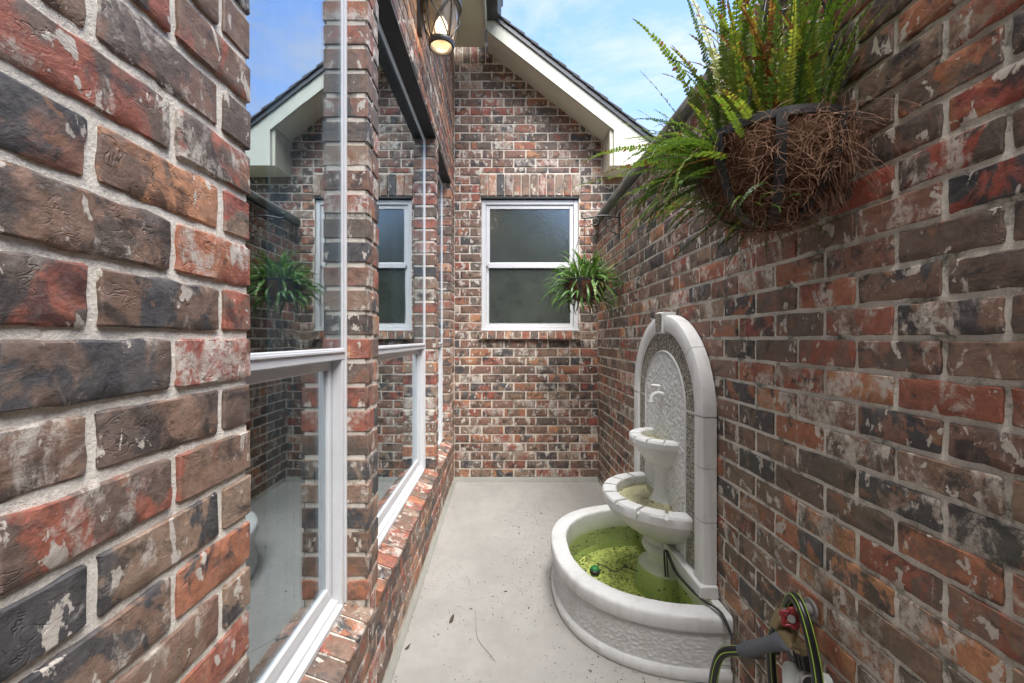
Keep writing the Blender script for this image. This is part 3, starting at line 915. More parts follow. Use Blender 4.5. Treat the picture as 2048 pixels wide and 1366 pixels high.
# ------------------------------------------------------------------ wall fountain
FXc, FYc, FZs = .872, 2.105, .99          # wall side, centre line, springing height
ft = thing('wall_fountain', 'white tiered wall fountain with an arched back and green water in its half round basin', 'fountain', (.72, FYc, 0))
def apt(t, r):
    """point (y, z) on the stilted arch at path parameter t and radius r"""
    if t < 0: return (FYc - r, FZs + t)
    if t > PI: return (FYc + r, FZs - (t - PI))
    return (FYc - r * math.cos(t), FZs + r * math.sin(t))
def sweep(name, sec, t0, t1, mat, parent, step=.07, jit=.0, gap=.0016):
    m = MB(); n = max(1, int(math.ceil((t1 - t0) / step))); vs_ = []
    k = len(sec)
    for i in range(n + 1):
        t = t0 + (t1 - t0) * i / n
        for (r, x) in sec:
            g_ = gap / (r if 0 <= t <= PI else 1) * (1 if i == 0 else -1 if i == n else 0)
            y, z = apt(t + g_, r)
            q = noise.noise(Vector((y * 60, z * 60, x * 60))) * jit
            vs_.append((x + q, y + q, z))
    fs = [(i * k + j, i * k + (j + 1) % k, (i + 1) * k + (j + 1) % k, (i + 1) * k + j) for i in range(n) for j in range(k)]
    fs += [tuple(range(k - 1, -1, -1)), tuple(n * k + j for j in range(k))]
    m.add(vs_, fs)
    return m.build(name, mat, parent, smooth=True, angle=R(35))
Zp = .31
ring = [(.358, .870), (.358, .824), (.362, .816), (.374, .811), (.424, .811), (.437, .817), (.441, .828), (.441, .870)]
hp = FZs - Zp
sweep('arch_backing', [(.366, .870), (.366, .830), (.378, .819), (.422, .819), (.432, .826), (.4335, .834), (.4335, .870)], -hp, PI + hp, M_white, ft, gap=0)
bl = [-hp, -(FZs - .56), -(FZs - .78), 0, R(40), R(83)]
for a, b in zip(bl[:-1], bl[1:]):
    sweep('arch_block', ring, a, b, M_white, ft, jit=.001)
    sweep('arch_block', ring, PI - b, PI - a, M_white, ft, jit=.001)
key = [(.345, .870), (.345, .822), (.356, .802), (.448, .800), (.456, .808), (.456, .870)]
sweep('keystone', key, R(83.4), R(96.6), M_white, ft, jit=.0006)
sweep('mosaic_inlay', [(.352, .803), (.352, .7985), (.449, .7965), (.449, .803)], R(84.6), R(95.4), M_mosaic, ft)
tl = [-hp, -.56, -.43, -.30, -.16, 0, R(17), R(33), R(48), R(62), R(76)]
tile = [(.262, .868), (.262, .8262), (.356, .8262), (.356, .868)]
for a, b in zip(tl[:-1], tl[1:]):
    sweep('mosaic_tile', tile, a, b, M_mosaic, ft, gap=.0026)
    sweep('mosaic_tile', tile, PI - b, PI - a, M_mosaic, ft, gap=.0026)
sweep('mosaic_tile', tile, R(76), R(104), M_mosaic, ft, gap=.0026)
# raised hammered field and the slab behind everything
m = MB()
poly = [apt(t, .365) for t in [-hp] + [R(6 * i) for i in range(31)] + [PI + hp]]
m.prism(poly, lambda a, b, d: (d, a, b), .8286, .871)
m.build('back_panel', M_white, ft)
m = MB(); rF = .252; vs_ = []; nr, na = 26, 60
ts = [-hp + hp * i / 60 for i in range(60)] + [PI * i / 60 for i in range(61)] + [PI + hp * i / 60 for i in range(1, 61)]
for t in ts:
    for j in range(nr + 1):
        r = rF * j / nr
        if 0 <= t <= PI: y, z = apt(t, r)
        else: y, z = apt(t, r)
        x = .8245 + (.008 if j == nr else 0)
        if j < nr: x += noise.noise(Vector((y * 75, z * 75, 2))) * .0038
        vs_.append((x, y, z))
m.add(vs_, [(i * (nr + 1) + j, i * (nr + 1) + j + 1, (i + 1) * (nr + 1) + j + 1, (i + 1) * (nr + 1) + j) for i in range(len(ts) - 1) for j in range(nr)])
sweep('field_moulding', [(.2525, .868), (.2525, .821), (.2565, .820), (.2605, .824), (.2605, .868)], -hp, PI + hp, M_white, ft, step=.06, gap=0)
m.build('hammered_field', M_hammer, ft, smooth=True)
m = MB()
m.bbox(.795, .872, FYc - .455, FYc + .455, .258, Zp - .001, .004)
m.build('plinth', M_white, ft)
m = MB(); m.bbox(.838, .872, FYc - .50, FYc + .50, .004, .2575, .003); m.build('basin_back', M_stain, ft)

# half round sweeps about the centre line: a(x) and b(y) half axes plus an offset
def half(name, prof, ax, ay, mat, parent, n=64, xc=FXc, jit=0, hammer=None, a0=-90, a1=90, closed=False, angle=35):
    m = MB(); vs_ = []; k = len(prof); ee = EB if ax > .1 else 1.0
    for i in range(n + 1):
        ph = R(a0) + R(a1 - a0) * i / n
        cp = max(0, math.cos(ph)) ** ee; sp = math.copysign(abs(math.sin(ph)) ** ee, ph)
        for j, (of, z) in enumerate(prof):
            o_ = of
            if hammer and hammer[0] <= j <= hammer[1]:
                s_ = ph * .56
                o_ += noise.noise(Vector((s_ * 75, z * 100, 1))) * .0048 + noise.noise(Vector((s_ * 150, z * 170, 6))) * .0024
            if jit: o_ += noise.noise(Vector((ph * 12, z * 40, of * 30))) * jit
            vs_.append((xc - (ax + o_) * cp, FYc + (ay + o_) * sp - (.012 if ax > .1 else 0), z))
    if closed:
        fs = [(i * k + j, (i + 1) * k + j, (i + 1) * k + (j + 1) % k, i * k + (j + 1) % k) for i in range(n) for j in range(k)]
        fs += [tuple(range(k)), tuple(n * k + j for j in range(k - 1, -1, -1))]
    else:
        fs = [(i * k + j, (i + 1) * k + j, (i + 1) * k + j + 1, i * k + j + 1) for i in range(n) for j in range(k - 1)]
    m.add(vs_, fs)
    return m.build(name, mat, parent, smooth=True, angle=R(angle))
AX, AY = .612, .538
EB = 2 / 2.4
def se(a, ax, ay):
    a = R(a); return (FXc - ax * max(0, math.cos(a)) ** EB, FYc - .012 + ay * math.copysign(abs(math.sin(a)) ** EB, a))
body = [(-.012, .046 + (.186 - .046) * j / 36) for j in range(37)]
half('basin', body, AX, AY, M_basin, ft, n=340, hammer=(1, 35))
half('base_band', [(-.05, .002), (.000, .002), (.004, .012), (.004, .034), (-.002, .043), (-.013, .047), (-.05, .047)], AX, AY, M_white, ft, jit=.0012, closed=True)
half('basin_rim', [(-.078, .188), (-.006, .188), (.003, .192), (.006, .198), (.006, .238), (.003, .248), (-.004, .253), (-.066, .254), (-.074, .250), (-.077, .242)], AX, AY, M_white, ft, n=90, jit=.0022, closed=True, angle=42)
half('basin_lining', [(-.0775, .24), (-.080, .20), (-.084, .12), (-.090, .06), (-.11, .036)], AX, AY, M_stain, ft, n=60)
m = MB(); pts = [se(a, AX - .07, AY - .07) for a in range(-90, 91, 3)]
m.prism(pts, lambda a, b, d: (a, b, d), .02, .036); m.build('basin_floor', M_algae, ft)
m = MB(); pts = [se(a, AX - .079, AY - .079) for a in range(-90, 91, 3)]
m.add([(x, y, .148) for x, y in pts], [tuple(range(len(pts) - 1, -1, -1))]); m.build('water', M_water, ft)
# stems and bowls
XC = .846
half('pedestal', [(.165, .03), (.160, .07), (.148, .12), (.140, .155), (.118, .168), (.098, .178), (.092, .20), (.098, .225), (.118, .235), (.124, .25), (.118, .268), (.10, .275), (.098, .298), (.104, .304)], 0, 0, M_stain, ft, n=40, xc=XC)
half('lower_bowl', [(.10, .300), (.118, .310), (.165, .335), (.215, .368), (.262, .405), (.296, .440), (.308, .462), (.312, .471), (.262, .4715), (.247, .468), (.235, .455), (.15, .445), (0.02, .444)], 0, 0, M_white, ft, n=48, xc=XC, jit=.0015, angle=50)
lb = [o for o in bpy.data.objects if o.name.startswith('lower_bowl')][0]
def rim_blocks(n, ri, ro, z0, z1, par):
    st = 180 / n
    for i in range(n):
        g0 = 1.5
        half('rim_block', [(ri, z0), (ro - .004, z0), (ro, z0 + .004), (ro + .003, z1 - .012), (ro - .003, z1 - .002), (ro - .010, z1), (ri + .006, z1), (ri, z1 - .005)], 0, 0, M_white, par,
             n=8, xc=XC, a0=-90 + i * st + g0, a1=-90 + (i + 1) * st - g0, closed=True, jit=.001)
rim_blocks(8, .252, .322, .4725, .526, lb)
half('bowl_band', [(.256, .4722), (.315, .4722), (.317, .506), (.256, .513)], 0, 0, M_white, lb, n=48, xc=XC, closed=True)
m = MB(); pts = [(XC - .25 * math.cos(R(a)), FYc + .25 * math.sin(R(a))) for a in range(-90, 91, 5)]
m.add([(x, y, .488) for x, y in pts], [tuple(range(len(pts) - 1, -1, -1))]); m.build('bowl_water', M_water2, lb)
half('stem', [(.098, .445), (.094, .475), (.080, .490), (.066, .52), (.058, .58), (.056, .63), (.060, .655), (.064, .66)], 0, 0, M_white, ft, n=36, xc=XC)
half('upper_bowl', [(.062, .658), (.086, .675), (.120, .700), (.148, .735), (.166, .766), (.17, .775), (.128, .776), (.118, .768), (.10, .762), (.01, .76)], 0, 0, M_white, ft, n=40, xc=XC, angle=50)
ub = [o for o in bpy.data.objects if o.name.startswith('upper_bowl')][0]
rim_blocks(7, .128, .186, .7765, .819, ub)
half('bowl_band', [(.131, .7762), (.179, .7762), (.181, .803), (.131, .808)], 0, 0, M_white, ub, n=40, xc=XC, closed=True)
m = MB(); pts = [(XC - .127 * math.cos(R(a)), FYc + .127 * math.sin(R(a))) for a in range(-90, 91, 6)]
m.add([(x, y, .790) for x, y in pts], [tuple(range(len(pts) - 1, -1, -1))]); m.build('bowl_water', M_water2, ub)
# little tap
m = MB(); sp_ = smooth_path([(.836, FYc, 1.02), (.80, FYc, 1.03), (.775, FYc, 1.022), (.765, FYc, 1.0), (.764, FYc, .985)], 5)
m.tube(sp_, [.011] * (len(sp_) - 3) + [.012, .013, .013], 10)
m.tube([(.836, FYc, 1.02), (.828, FYc, 1.02)], .020, 12); m.tube([(.800, FYc, 1.03), (.800, FYc, 1.062)], .006, 8)
tap = m.build('spout', M_white, ft, smooth=True, angle=R(40))
m = MB(); m.tube(smooth_path([(.815, FYc + .012, 1.058), (.79, FYc, 1.066), (.758, FYc - .01, 1.072)], 4), [.009, .011, .012, .011, .010, .009, .008, .007, .005], 8); m.build('tap_handle', M_white, ft, smooth=True)
adopt(ft)
for b_ in (lb, ub):
    pass

# leaves and grit floating in the basins
def bits(name, n, fn, size, mat, seed=1, label=None):
    rr = random.Random(seed); m = MB()
    for i in range(n):
        x, y, z = fn(rr)
        s_ = size * rr.uniform(.35, 1.2); a = rr.uniform(0, 2 * PI); l_ = s_ * rr.uniform(1.2, 3.2)
        ca, sa = math.cos(a), math.sin(a); h_ = s_ * rr.uniform(.15, .6)
        p = [(-l_ / 2, 0, 0), (-l_ * .1, s_ / 2, h_), (l_ / 2, 0, h_ * .3), (l_ * .05, -s_ / 2, 0), (0, 0, h_ * .8)]
        q = [(x + u * ca - v * sa, y + u * sa + v * ca, z + w_) for u, v, w_ in p]
        m.add(q, [(0, 3, 4), (3, 2, 4), (2, 1, 4), (1, 0, 4), (0, 1, 2, 3)])
    o = m.build(name, mat); o['kind'] = 'stuff'
    return o
def in_basin(rr):
    a = R(rr.uniform(-88, 88)); q = math.sqrt(rr.random()) * .97
    if rr.random() < .45: q = rr.uniform(.88, .985)
    return (FXc - .02 - (AX - .09) * q * math.cos(a), FYc + (AY - .09) * q * math.sin(a), .149 if rr.random() < .5 else .04)
o = bits('basin_debris', 560, in_basin, .0085, M_litter, 3); tag(o, 'dark leaf crumbs scattered on the green water of the basin', 'debris')
def in_bowl(rr):
    a = R(rr.gauss(-30, 38)); q = math.sqrt(rr.random()) * .235
    if rr.random() < .5: q = .10 + abs(rr.gauss(0, .02))
    return (XC - q * math.cos(max(-1.5, min(1.5, a))), FYc + q * math.sin(max(-1.5, min(1.5, a))), .4885)
o = bits('bowl_debris', 70, in_bowl, .007, M_litter, 5); tag(o, 'few brown leaf crumbs in the yellowish water of the lower bowl', 'debris')

# green light lying in the basin water with its cord
pl = thing('pond_light', 'small green domed pond light floating in the basin', 'light', (.462, 2.05, .145))
m = MB(); m.lathe([(.0, -.02), (.020, -.02), (.026, -.010), (.026, .004), (.022, .008)], (.462, 2.05, .150), 20); m.build('housing', M_black, pl, smooth=True, angle=R(40))
m = MB(); m.lathe([(.022, .008), (.021, .013), (.016, .019), (.008, .022), (.0, .023)], (.462, 2.05, .150), 20); m.build('lens', M_led, pl, smooth=True)
m = MB(); m.tube(smooth_path([(.462, 2.05, .14), (.50, 2.10, .152), (.56, 2.04, .150), (.62, 2.08, .150), (.68, 2.06, .14)], 6), .003, 6); m.build('cord', M_black, pl, smooth=True)
adopt(pl)

# black pump cable over the rim to the tap
m = MB()
m.tube(smooth_path([(.79, 1.985, .155), (.775, 1.965, .28), (.772, 1.93, .305), (.776, 1.85, .262), (.782, 1.74, .262), (.80, 1.64, .263), (.826, 1.56, .27), (.848, 1.48, .20), (.862, 1.38, .25), (.866, 1.30, .33), (.866, 1.24, .36), (.866, 1.16, .27), (.866, 1.09, .22)], 8), .0042, 7)
m.tube(smooth_path([(.80, 1.98, .155), (.785, 1.96, .285), (.782, 1.93, .300), (.786, 1.85, .258), (.79, 1.735, .260), (.808, 1.635, .262), (.834, 1.555, .266), (.852, 1.475, .19), (.864, 1.37, .24), (.868, 1.29, .32)], 8), .0034, 7)
tag(m.build('pump_cable', M_black, smooth=True), 'thin black double cable running over the fountain rim towards the hose tap', 'cable')

# ------------------------------------------------------------------ lantern on the side wall
LX, LY = -.322, 2.16
lan = thing('wall_lantern', 'dark bronze glass lantern with crossed straps and a lit bulb high on the left wall', 'lantern', (XL, LY, 2.95))
m = MB()
for s_ in range(1):
    m.tube([(XL + .003, LY, 2.935), (XL + .012, LY, 2.935)], .001, 6)
prof = [(LY - .030, 2.96), (LY - .022, 2.945), (LY, 2.935), (LY + .022, 2.945), (LY + .03, 2.96), (LY + .03, 3.20), (LY + .02, 3.22), (LY - .02, 3.22), (LY - .03, 3.20)]
m.prism(prof, lambda a, b, d: (d, a, b), XL + .001, XL + .022)
m.build('backplate', M_bronze, lan)
m = MB(); m.tube(smooth_path([(XL + .02, LY, 3.17), (XL + .05, LY, 3.22), (LX, LY, 3.24), (LX, LY, 3.19)], 6), .009, 8); m.build('arm', M_bronze, lan, smooth=True)
m = MB(); m.tube([(XL + .02, LY, 3.06), (LX - .085, LY, 3.065)], .008, 8); m.build('brace', M_bronze, lan, smooth=True)
m = MB(); m.lathe([(.0, 3.195), (.02, 3.19), (.055, 3.165), (.098, 3.12), (.108, 3.105), (.108, 3.085), (.100, 3.078), (.090, 3.080), (.02, 3.10), (0, 3.10)], (LX, LY, 0), 32); m.build('cap', M_bronze, lan, smooth=True, angle=R(40))
m = MB(); m.lathe([(.066, 2.878), (.070, 2.888), (.070, 2.900), (.064, 2.908), (.055, 2.905), (.053, 2.886), (.058, 2.876), (.066, 2.878)], (LX, LY, 0), 32); m.build('bottom_ring', M_bronze, lan, smooth=True, angle=R(50))
def lr(t): return .094 - .030 * (t ** 1.8)           # radius from top (0) to bottom (1)
m = MB(); m.lathe([(lr(i / 8) - .006, 3.082 - .176 * i / 8) for i in range(9)], (LX, LY, 0), 32); m.build('glass_shade', M_lampglass, lan, smooth=True)
for q in range(4):
    a = R(45 + 90 * q); m = MB()
    pts = [(LX + math.cos(a) * (lr(i / 8)), LY + math.sin(a) * lr(i / 8), 3.084 - .182 * i / 8) for i in range(9)]
    m.tube(pts, .0052, 6); m.build('strap', M_bronze, lan, smooth=True)
    for sg in (0, 1):
        m = MB(); pts = []
        for i in range(11):
            t = i / 10; aa = a + R(8) + R(74) * (t if sg else 1 - t)
            pts.append((LX + math.cos(aa) * (lr(t) + .004), LY + math.sin(aa) * (lr(t) + .004), 3.084 - .182 * t))
        m.tube(pts, .0038, 6); m.build('cross_strap', M_bronze, lan, smooth=True)
m = MB(); m.lathe([(0, 2.945), (.014, 2.947), (.028, 2.960), (.034, 2.982), (.030, 3.004), (.018, 3.024), (.013, 3.035)], (LX, LY, 0), 20); m.build('bulb', M_bulb, lan, smooth=True)
m = MB(); m.lathe([(.015, 3.034), (.016, 3.04), (.016, 3.09)], (LX, LY, 0), 14); m.build('socket', M_bronze, lan, smooth=True)
adopt(lan)
lan.location.z -= .035
pd = bpy.data.lights.new('lantern_light', 'POINT'); pd.energy = .8; pd.color = (1, .76, .5); pd.shadow_soft_size = .03
po = bpy.data.objects.new('lantern_light', pd); COL.objects.link(po); po.parent = lan; po.location = (LX - XL, 0, 2.94 - 2.95)

# ------------------------------------------------------------------ ferns, baskets and brackets
def frond_mesh(name, L, W, pairs, seed, mat, droop=.5, strap=False):
    """a pinnate frond starting at the origin and rising along +Z, arching to +X"""
    rr = random.Random(seed); m = MB(); pts = []
    ang = rr.uniform(.0, .12); x = z = 0; y = 0; yaw = rr.uniform(-.25, .25)
    n = pairs; ds = L / n
    P_ = []
    for i in range(n + 1):
        P_.append(Vector((x, y, z)))
        t = i / n
        ang += droop * (.4 + 1.4 * t) / n + rr.uniform(-.01, .012)
        x += math.sin(ang) * ds; z += math.cos(ang) * ds; y += yaw * t * ds * .8
    m.cur = 0; m.tube([P_[i] for i in range(0, n + 1, 3)] + [P_[-1]], .0011, 3, cap=False)
    tw0 = rr.uniform(-.5, .5); brn = rr.choice((.02, .05, .1, .3, .45))
    for i in range(2, n + 1):
        t = i / n
        wl = W * min(1, t * 5 + .25) * (1 - t ** 2.6) * rr.uniform(.82, 1.12) + .002
        T = (P_[min(i + 1, n)] - P_[i - 1]).normalized()
        side_v = Vector((0, 1, 0)); nrm = T.cross(side_v).normalized()
        for sg in (-1, 1):
            if rr.random() < .05: continue
            d = (side_v * sg * math.cos(tw0 * .3) + T * (.28 + rr.uniform(-.12, .16)) + nrm * (rr.uniform(-.28, .28) + .12)).normalized()
            wv = T * (ds * .46 + .0004)
            b = P_[i]; k = nrm * rr.uniform(-.0015, .0015)
            m.cur = rr.uniform(-.06, .06) + (.38 if rr.random() < brn * (t ** 2 * 2.2 if t > .3 else .1) else 0)
            tip = b + d * wl - Vector((0, 0, wl * .12)); mid = b + d * wl * .55
            m.add([b - wv * .7, b + wv * .7, mid + wv * 1.05 + k, tip + wv * .2, mid - wv * .85 - k], [(0, 1, 2, 4), (4, 2, 3)])
    me_o = m.build(name, mat, tone=True, smooth=False)
    me = me_o.data; bpy.data.objects.remove(me_o)
    return me
def strap_mesh(name, L, W, seed, mat):
    rr = random.Random(seed); m = MB(); x = z = y = 0; ang = rr.uniform(.0, .25); n = 9; vs_ = []
    bend = rr.uniform(1.4, 3.4)
    for i in range(n + 1):
        t = i / n; w_ = W * (math.sin(PI * min(1, t * .93 + .07)) ** .7) * (1 + .25 * math.sin(t * 19 + seed)) + .0006
        nr = Vector((math.cos(ang), 0, -math.sin(ang)))
        c = Vector((x, y, z)); tw = Vector((0, 1, 0)) + nr * (.35 * math.sin(t * 8 + seed))
        vs_ += [c - tw * w_ + nr * w_ * .35, c, c + tw * w_ + nr * w_ * .35]
        ang += bend * t * 1.6 / n; x += math.sin(ang) * L / n; z += math.cos(ang) * L / n; y += .05 * L / n * math.sin(seed)
    m.cur = 0
    m.add(vs_, [(i * 3 + j, i * 3 + j + 1, (i + 1) * 3 + j + 1, (i + 1) * 3 + j) for i in range(n) for j in (0, 1)])
    o_ = m.build(name, mat, tone=True, smooth=True); me = o_.data; bpy.data.objects.remove(o_)
    return me

def basket(c, rim_r, depth, zr, th, strap_w=.011, nstrap=8, strands=700, seed=2, long_=.10, heavy=None):
    """iron rim and straps, coir liner and loose strands"""
    m = MB(); m.lathe([(rim_r + .004, zr - .011), (rim_r + .006, zr - .010), (rim_r + .006, zr + .010), (rim_r + .002, zr + .011), (rim_r + .002, zr - .011), (rim_r + .004, zr - .011)], (c[0], c[1], 0), 48)
    m.build('rim', M_black, th, smooth=True, angle=R(40))
    def pr(t):        # bowl profile, t 0 rim .. 1 bottom
        a = t * PI / 2; return (rim_r * math.cos(a) ** .8 if t < 1 else 0, zr - depth * math.sin(a))
    for k in range(nstrap):
        a = 2 * PI * k / nstrap + .35; m = MB(); vs_ = []
        for i in range(11):
            r, z = pr(i / 10 * .96); r += .0085
            for s_ in (-1, 1):
                for o_ in (0, .0035):
                    vs_.append((c[0] + math.cos(a) * (r + o_) - math.sin(a) * s_ * strap_w, c[1] + math.sin(a) * (r + o_) + math.cos(a) * s_ * strap_w, z - (o_ if i > 6 else 0)))
        q = [(0, 1, 5, 4), (3, 2, 6, 7), (1, 3, 7, 5), (2, 0, 4, 6)]
        m.add(vs_, [tuple(i * 4 + j for j in f_) for i in range(10) for f_ in q])
        m.build('strap', M_black, th)
    m = MB(); n = 56; vs_ = []; rows_ = 22
    for i in range(rows_ + 1):
        t = i / rows_; r, z = pr(min(t, .995))
        for k in range(n):
            a = 2 * PI * k / n
            q = noise.noise(Vector((math.cos(a) * 4, math.sin(a) * 4, t * 5 + seed))) * .010 + noise.noise(Vector((math.cos(a) * 14, math.sin(a) * 14, t * 18))) * .0055
            bulge = .006 * math.sin(nstrap * (a - .35) / 2 * 1) ** 2
            vs_.append((c[0] + math.cos(a) * (r - .002 + q + bulge), c[1] + math.sin(a) * (r - .002 + q + bulge), z + (.0 if i else .010) + q * .5))
    m.add(vs_, [(i * n + k, (i + 1) * n + k, (i + 1) * n + (k + 1) % n, i * n + (k + 1) % n) for i in range(rows_) for k in range(n)])
    m.add([(c[0] + math.cos(2 * PI * k / 24) * (rim_r - .01), c[1] + math.sin(2 * PI * k / 24) * (rim_r - .01), zr - .012) for k in range(24)], [tuple(range(24))])
    m.build('coir_liner', M_coir, th, smooth=True)
    rr = random.Random(seed); m = MB()
    for i in range(strands):
        t = rr.random() ** 1.1 * .95; a = rr.uniform(0, 2 * PI)
        if heavy is not None and rr.random() < .22: a = rr.gauss(heavy + .2, .5); t = abs(rr.gauss(0, .18))
        r, z = pr(min(t, .95)); r += .006
        p = Vector((c[0] + math.cos(a) * r, c[1] + math.sin(a) * r, z))
        tan = Vector((-math.sin(a), math.cos(a), 0)); outv = Vector((math.cos(a), math.sin(a), 0))
        d = (tan * rr.choice((-1, 1)) * rr.uniform(.2, 1) + Vector((0, 0, rr.uniform(-1, .55)))).normalized()
        ln = rr.uniform(.3, 1) * long_; pts = []
        cur = rr.uniform(-3.2, 3.2); lift = rr.uniform(.0, .16) * (2.2 if heavy is not None and rr.random() < .12 else 1)
        for q in range(6):
            s_ = q / 5
            dd = d * math.cos(cur * s_) + d.cross(outv) * math.sin(cur * s_)
            pts.append(p.copy()); p = p + dd * ln / 5
            ra = Vector((p.x - c[0], p.y - c[1], 0)).normalized()
            p += ra * lift * ln * (.3 + s_) * .35 + Vector((0, 0, -ln * .02))
        pts = [Vector((min(q_.x, XR - .006), q_.y, q_.z)) for q_ in pts]
        m.tube(pts, rr.uniform(.00025, .0006), 3, cap=False)
    for i in range(60 if heavy is not None else 12):
        a = rr.gauss(heavy if heavy is not None else 0, .9); p = Vector((c[0] + math.cos(a) * rim_r, c[1] + math.sin(a) * rim_r, zr - rr.uniform(-.03, .14)))
        d = Vector((math.cos(a + rr.gauss(0, .5)), math.sin(a + rr.gauss(0, .5)), rr.uniform(-.7, .5))).normalized(); ln = rr.uniform(.04, .13)
        pts = [p + d * ln * q / 6 + Vector((rr.gauss(0, .003), rr.gauss(0, .003), -ln * .6 * (q / 6) ** 2)) for q in range(7)]
        pts = [Vector((min(q_.x, XR - .006), q_.y, q_.z)) for q_ in pts]
        m.tube(pts, .0004, 3, cap=False)
    o_ = m.build('coir_strands', M_strand, th); o_['kind'] = 'stuff'

def bracket(y, z, reach, th):
    """scrolled iron bracket standing off the garden wall"""
    m = MB(); m.bbox(XR - .010, XR - .003, y - .009, y + .009, z - .15, z + .05, .001); m.build('wall_bar', M_black, th)
    m = MB(); m.tube(smooth_path([(XR - .008, y, z + .012), (XR - reach * .5, y, z + .028), (XR - reach, y, z + .008), (XR - reach - .022, y, z + .022), (XR - reach - .02, y, z + .046), (XR - reach, y, z + .045)], 6), .0052, 8); m.build('arm', M_black, th, smooth=True)
    m = MB()
    sp = []
    for i in range(26):       # lower scroll
        t = i / 25; a = -PI / 2 + t * 3.4 * PI * .62; r = .045 * (1 - t * .72)
        sp.append((XR - reach * .30 + r * math.cos(a), y, z - .040 + r * math.sin(a)))
    m.tube(sp, .004, 7)
    m.tube(smooth_path([(XR - .008, y, z - .12), (XR - reach * .18, y, z - .098), (XR - reach * .30, y, z - .085)], 5), .004, 7)
    sp = []
    for i in range(26):
        t = i / 25; a = PI * .2 + t * 3.4 * PI * .62; r = .036 * (1 - t * .72)
        sp.append((XR - reach * .72 - r * math.cos(a), y, z - .014 - r * math.sin(a) * .9))
    m.tube(sp, .004, 7)
    m.build('scroll', M_black, th, smooth=True)

# near basket
NB = (.705, 1.085); NZ = 1.825
bk = thing('plant_bracket', 'scrolled black iron bracket above the large near fern', 'bracket', (XR, NB[1], 2.18), 'iron plant brackets on the garden wall')
bracket(NB[1], 2.22, .19, bk); adopt(bk)
hb = thing('hanging_basket', 'large near coir lined basket with black iron rim, shedding loose brown fibres', 'basket', (NB[0], NB[1], NZ), 'hanging baskets')
basket((NB[0], NB[1]), .166, .222, NZ, hb, strands=2300, heavy=-.9, long_=.085, seed=4)
for k in range(3):
    a = R(100 + 120 * k); m = MB(); m.tube([(NB[0] + math.cos(a) * .16, NB[1] + math.sin(a) * .16, NZ + .008), (NB[0] + .0, NB[1], 2.245)], .0018, 5); m.build('hanger_wire', M_black, hb)
adopt(hb)
fn = thing('fern', 'tall yellow green fern with browning tips growing from the near basket', 'fern', (NB[0], NB[1], NZ), 'ferns in baskets')
FM = [frond_mesh('frond', L_f, W_f, n_f, s_, M_fern, dr) for (L_f, W_f, n_f, s_, dr) in
      ((.50, .019, 50, 1, .25), (.44, .018, 46, 2, .3), (.56, .020, 56, 3, .2), (.38, .018, 38, 4, .7), (.47, .020, 44, 5, .9), (.33, .016, 34, 6, .6),
       (.52, .019, 48, 7, .15), (.28, .015, 30, 8, 1.2), (.36, .017, 36, 9, 1.5), (.30, .018, 30, 10, .4))]
rr = random.Random(21)
def put_frond(me, p, yaw, lean, roll, s_, tone, th):
    o = put('frond', me, th)
    o.matrix_basis = Matrix.Translation(p) @ Matrix.Rotation(yaw, 4, 'Z') @ Matrix.Rotation(lean, 4, 'Y') @ Matrix.Rotation(roll, 4, 'Z') @ Matrix.Diagonal((s_, s_, s_, 1))
    o['tone'] = tone
    return o
for i in range(118):       # upright ones out of the pot
    a = rr.uniform(0, 2 * PI); r = math.sqrt(rr.random()) * .135
    p = Vector((NB[0] + math.cos(a) * r, NB[1] + math.sin(a) * r, NZ - .02))
    lean = (r / .135) * rr.uniform(.0, .24) + rr.uniform(0, .07)
    if math.cos(a) > .2: lean *= .45
    yaw = a + rr.uniform(-.5, .5)
    tone = min(.99, max(.05, rr.gauss(.50, .13)))
    if rr.random() < .045: tone = rr.uniform(.86, .97)
    put_frond(rr.choice(FM[:7]), p, yaw, lean, rr.uniform(-1.4, 1.4), rr.uniform(.62, 1.05), tone, fn)
for i in range(100):       # arching out over the left and far side
    a = rr.gauss(PI * .85, .62)
    p = Vector((NB[0] + math.cos(a) * .15, NB[1] + math.sin(a) * .15, NZ - rr.uniform(-.01, .10)))
    tone = min(.7, max(.03, rr.gauss(.34, .15)))
    if rr.random() < .05: tone = .9
    put_frond(rr.choice(FM[3:]), p, a + rr.uniform(-.4, .4), rr.uniform(.35, 1.75), rr.uniform(-.5, .5), rr.uniform(.45, .8), tone, fn)
for i in range(46):        # small ones through the underside of the liner
    a = rr.gauss(PI * .9, 1.1); t = rr.uniform(.45, .95)
    r = .16 * math.cos(t * PI / 2) ** .8; z = NZ - .205 * math.sin(t * PI / 2)
    p = Vector((NB[0] + math.cos(a) * r, NB[1] + math.sin(a) * r, z))
    put_frond(rr.choice(FM[5:]), p, a + rr.uniform(-.5, .5), rr.uniform(1.3, 2.1), rr.uniform(-.6, .6), rr.uniform(.24, .46), min(.7, max(.02, rr.gauss(.25, .15))), fn)
adopt(fn)

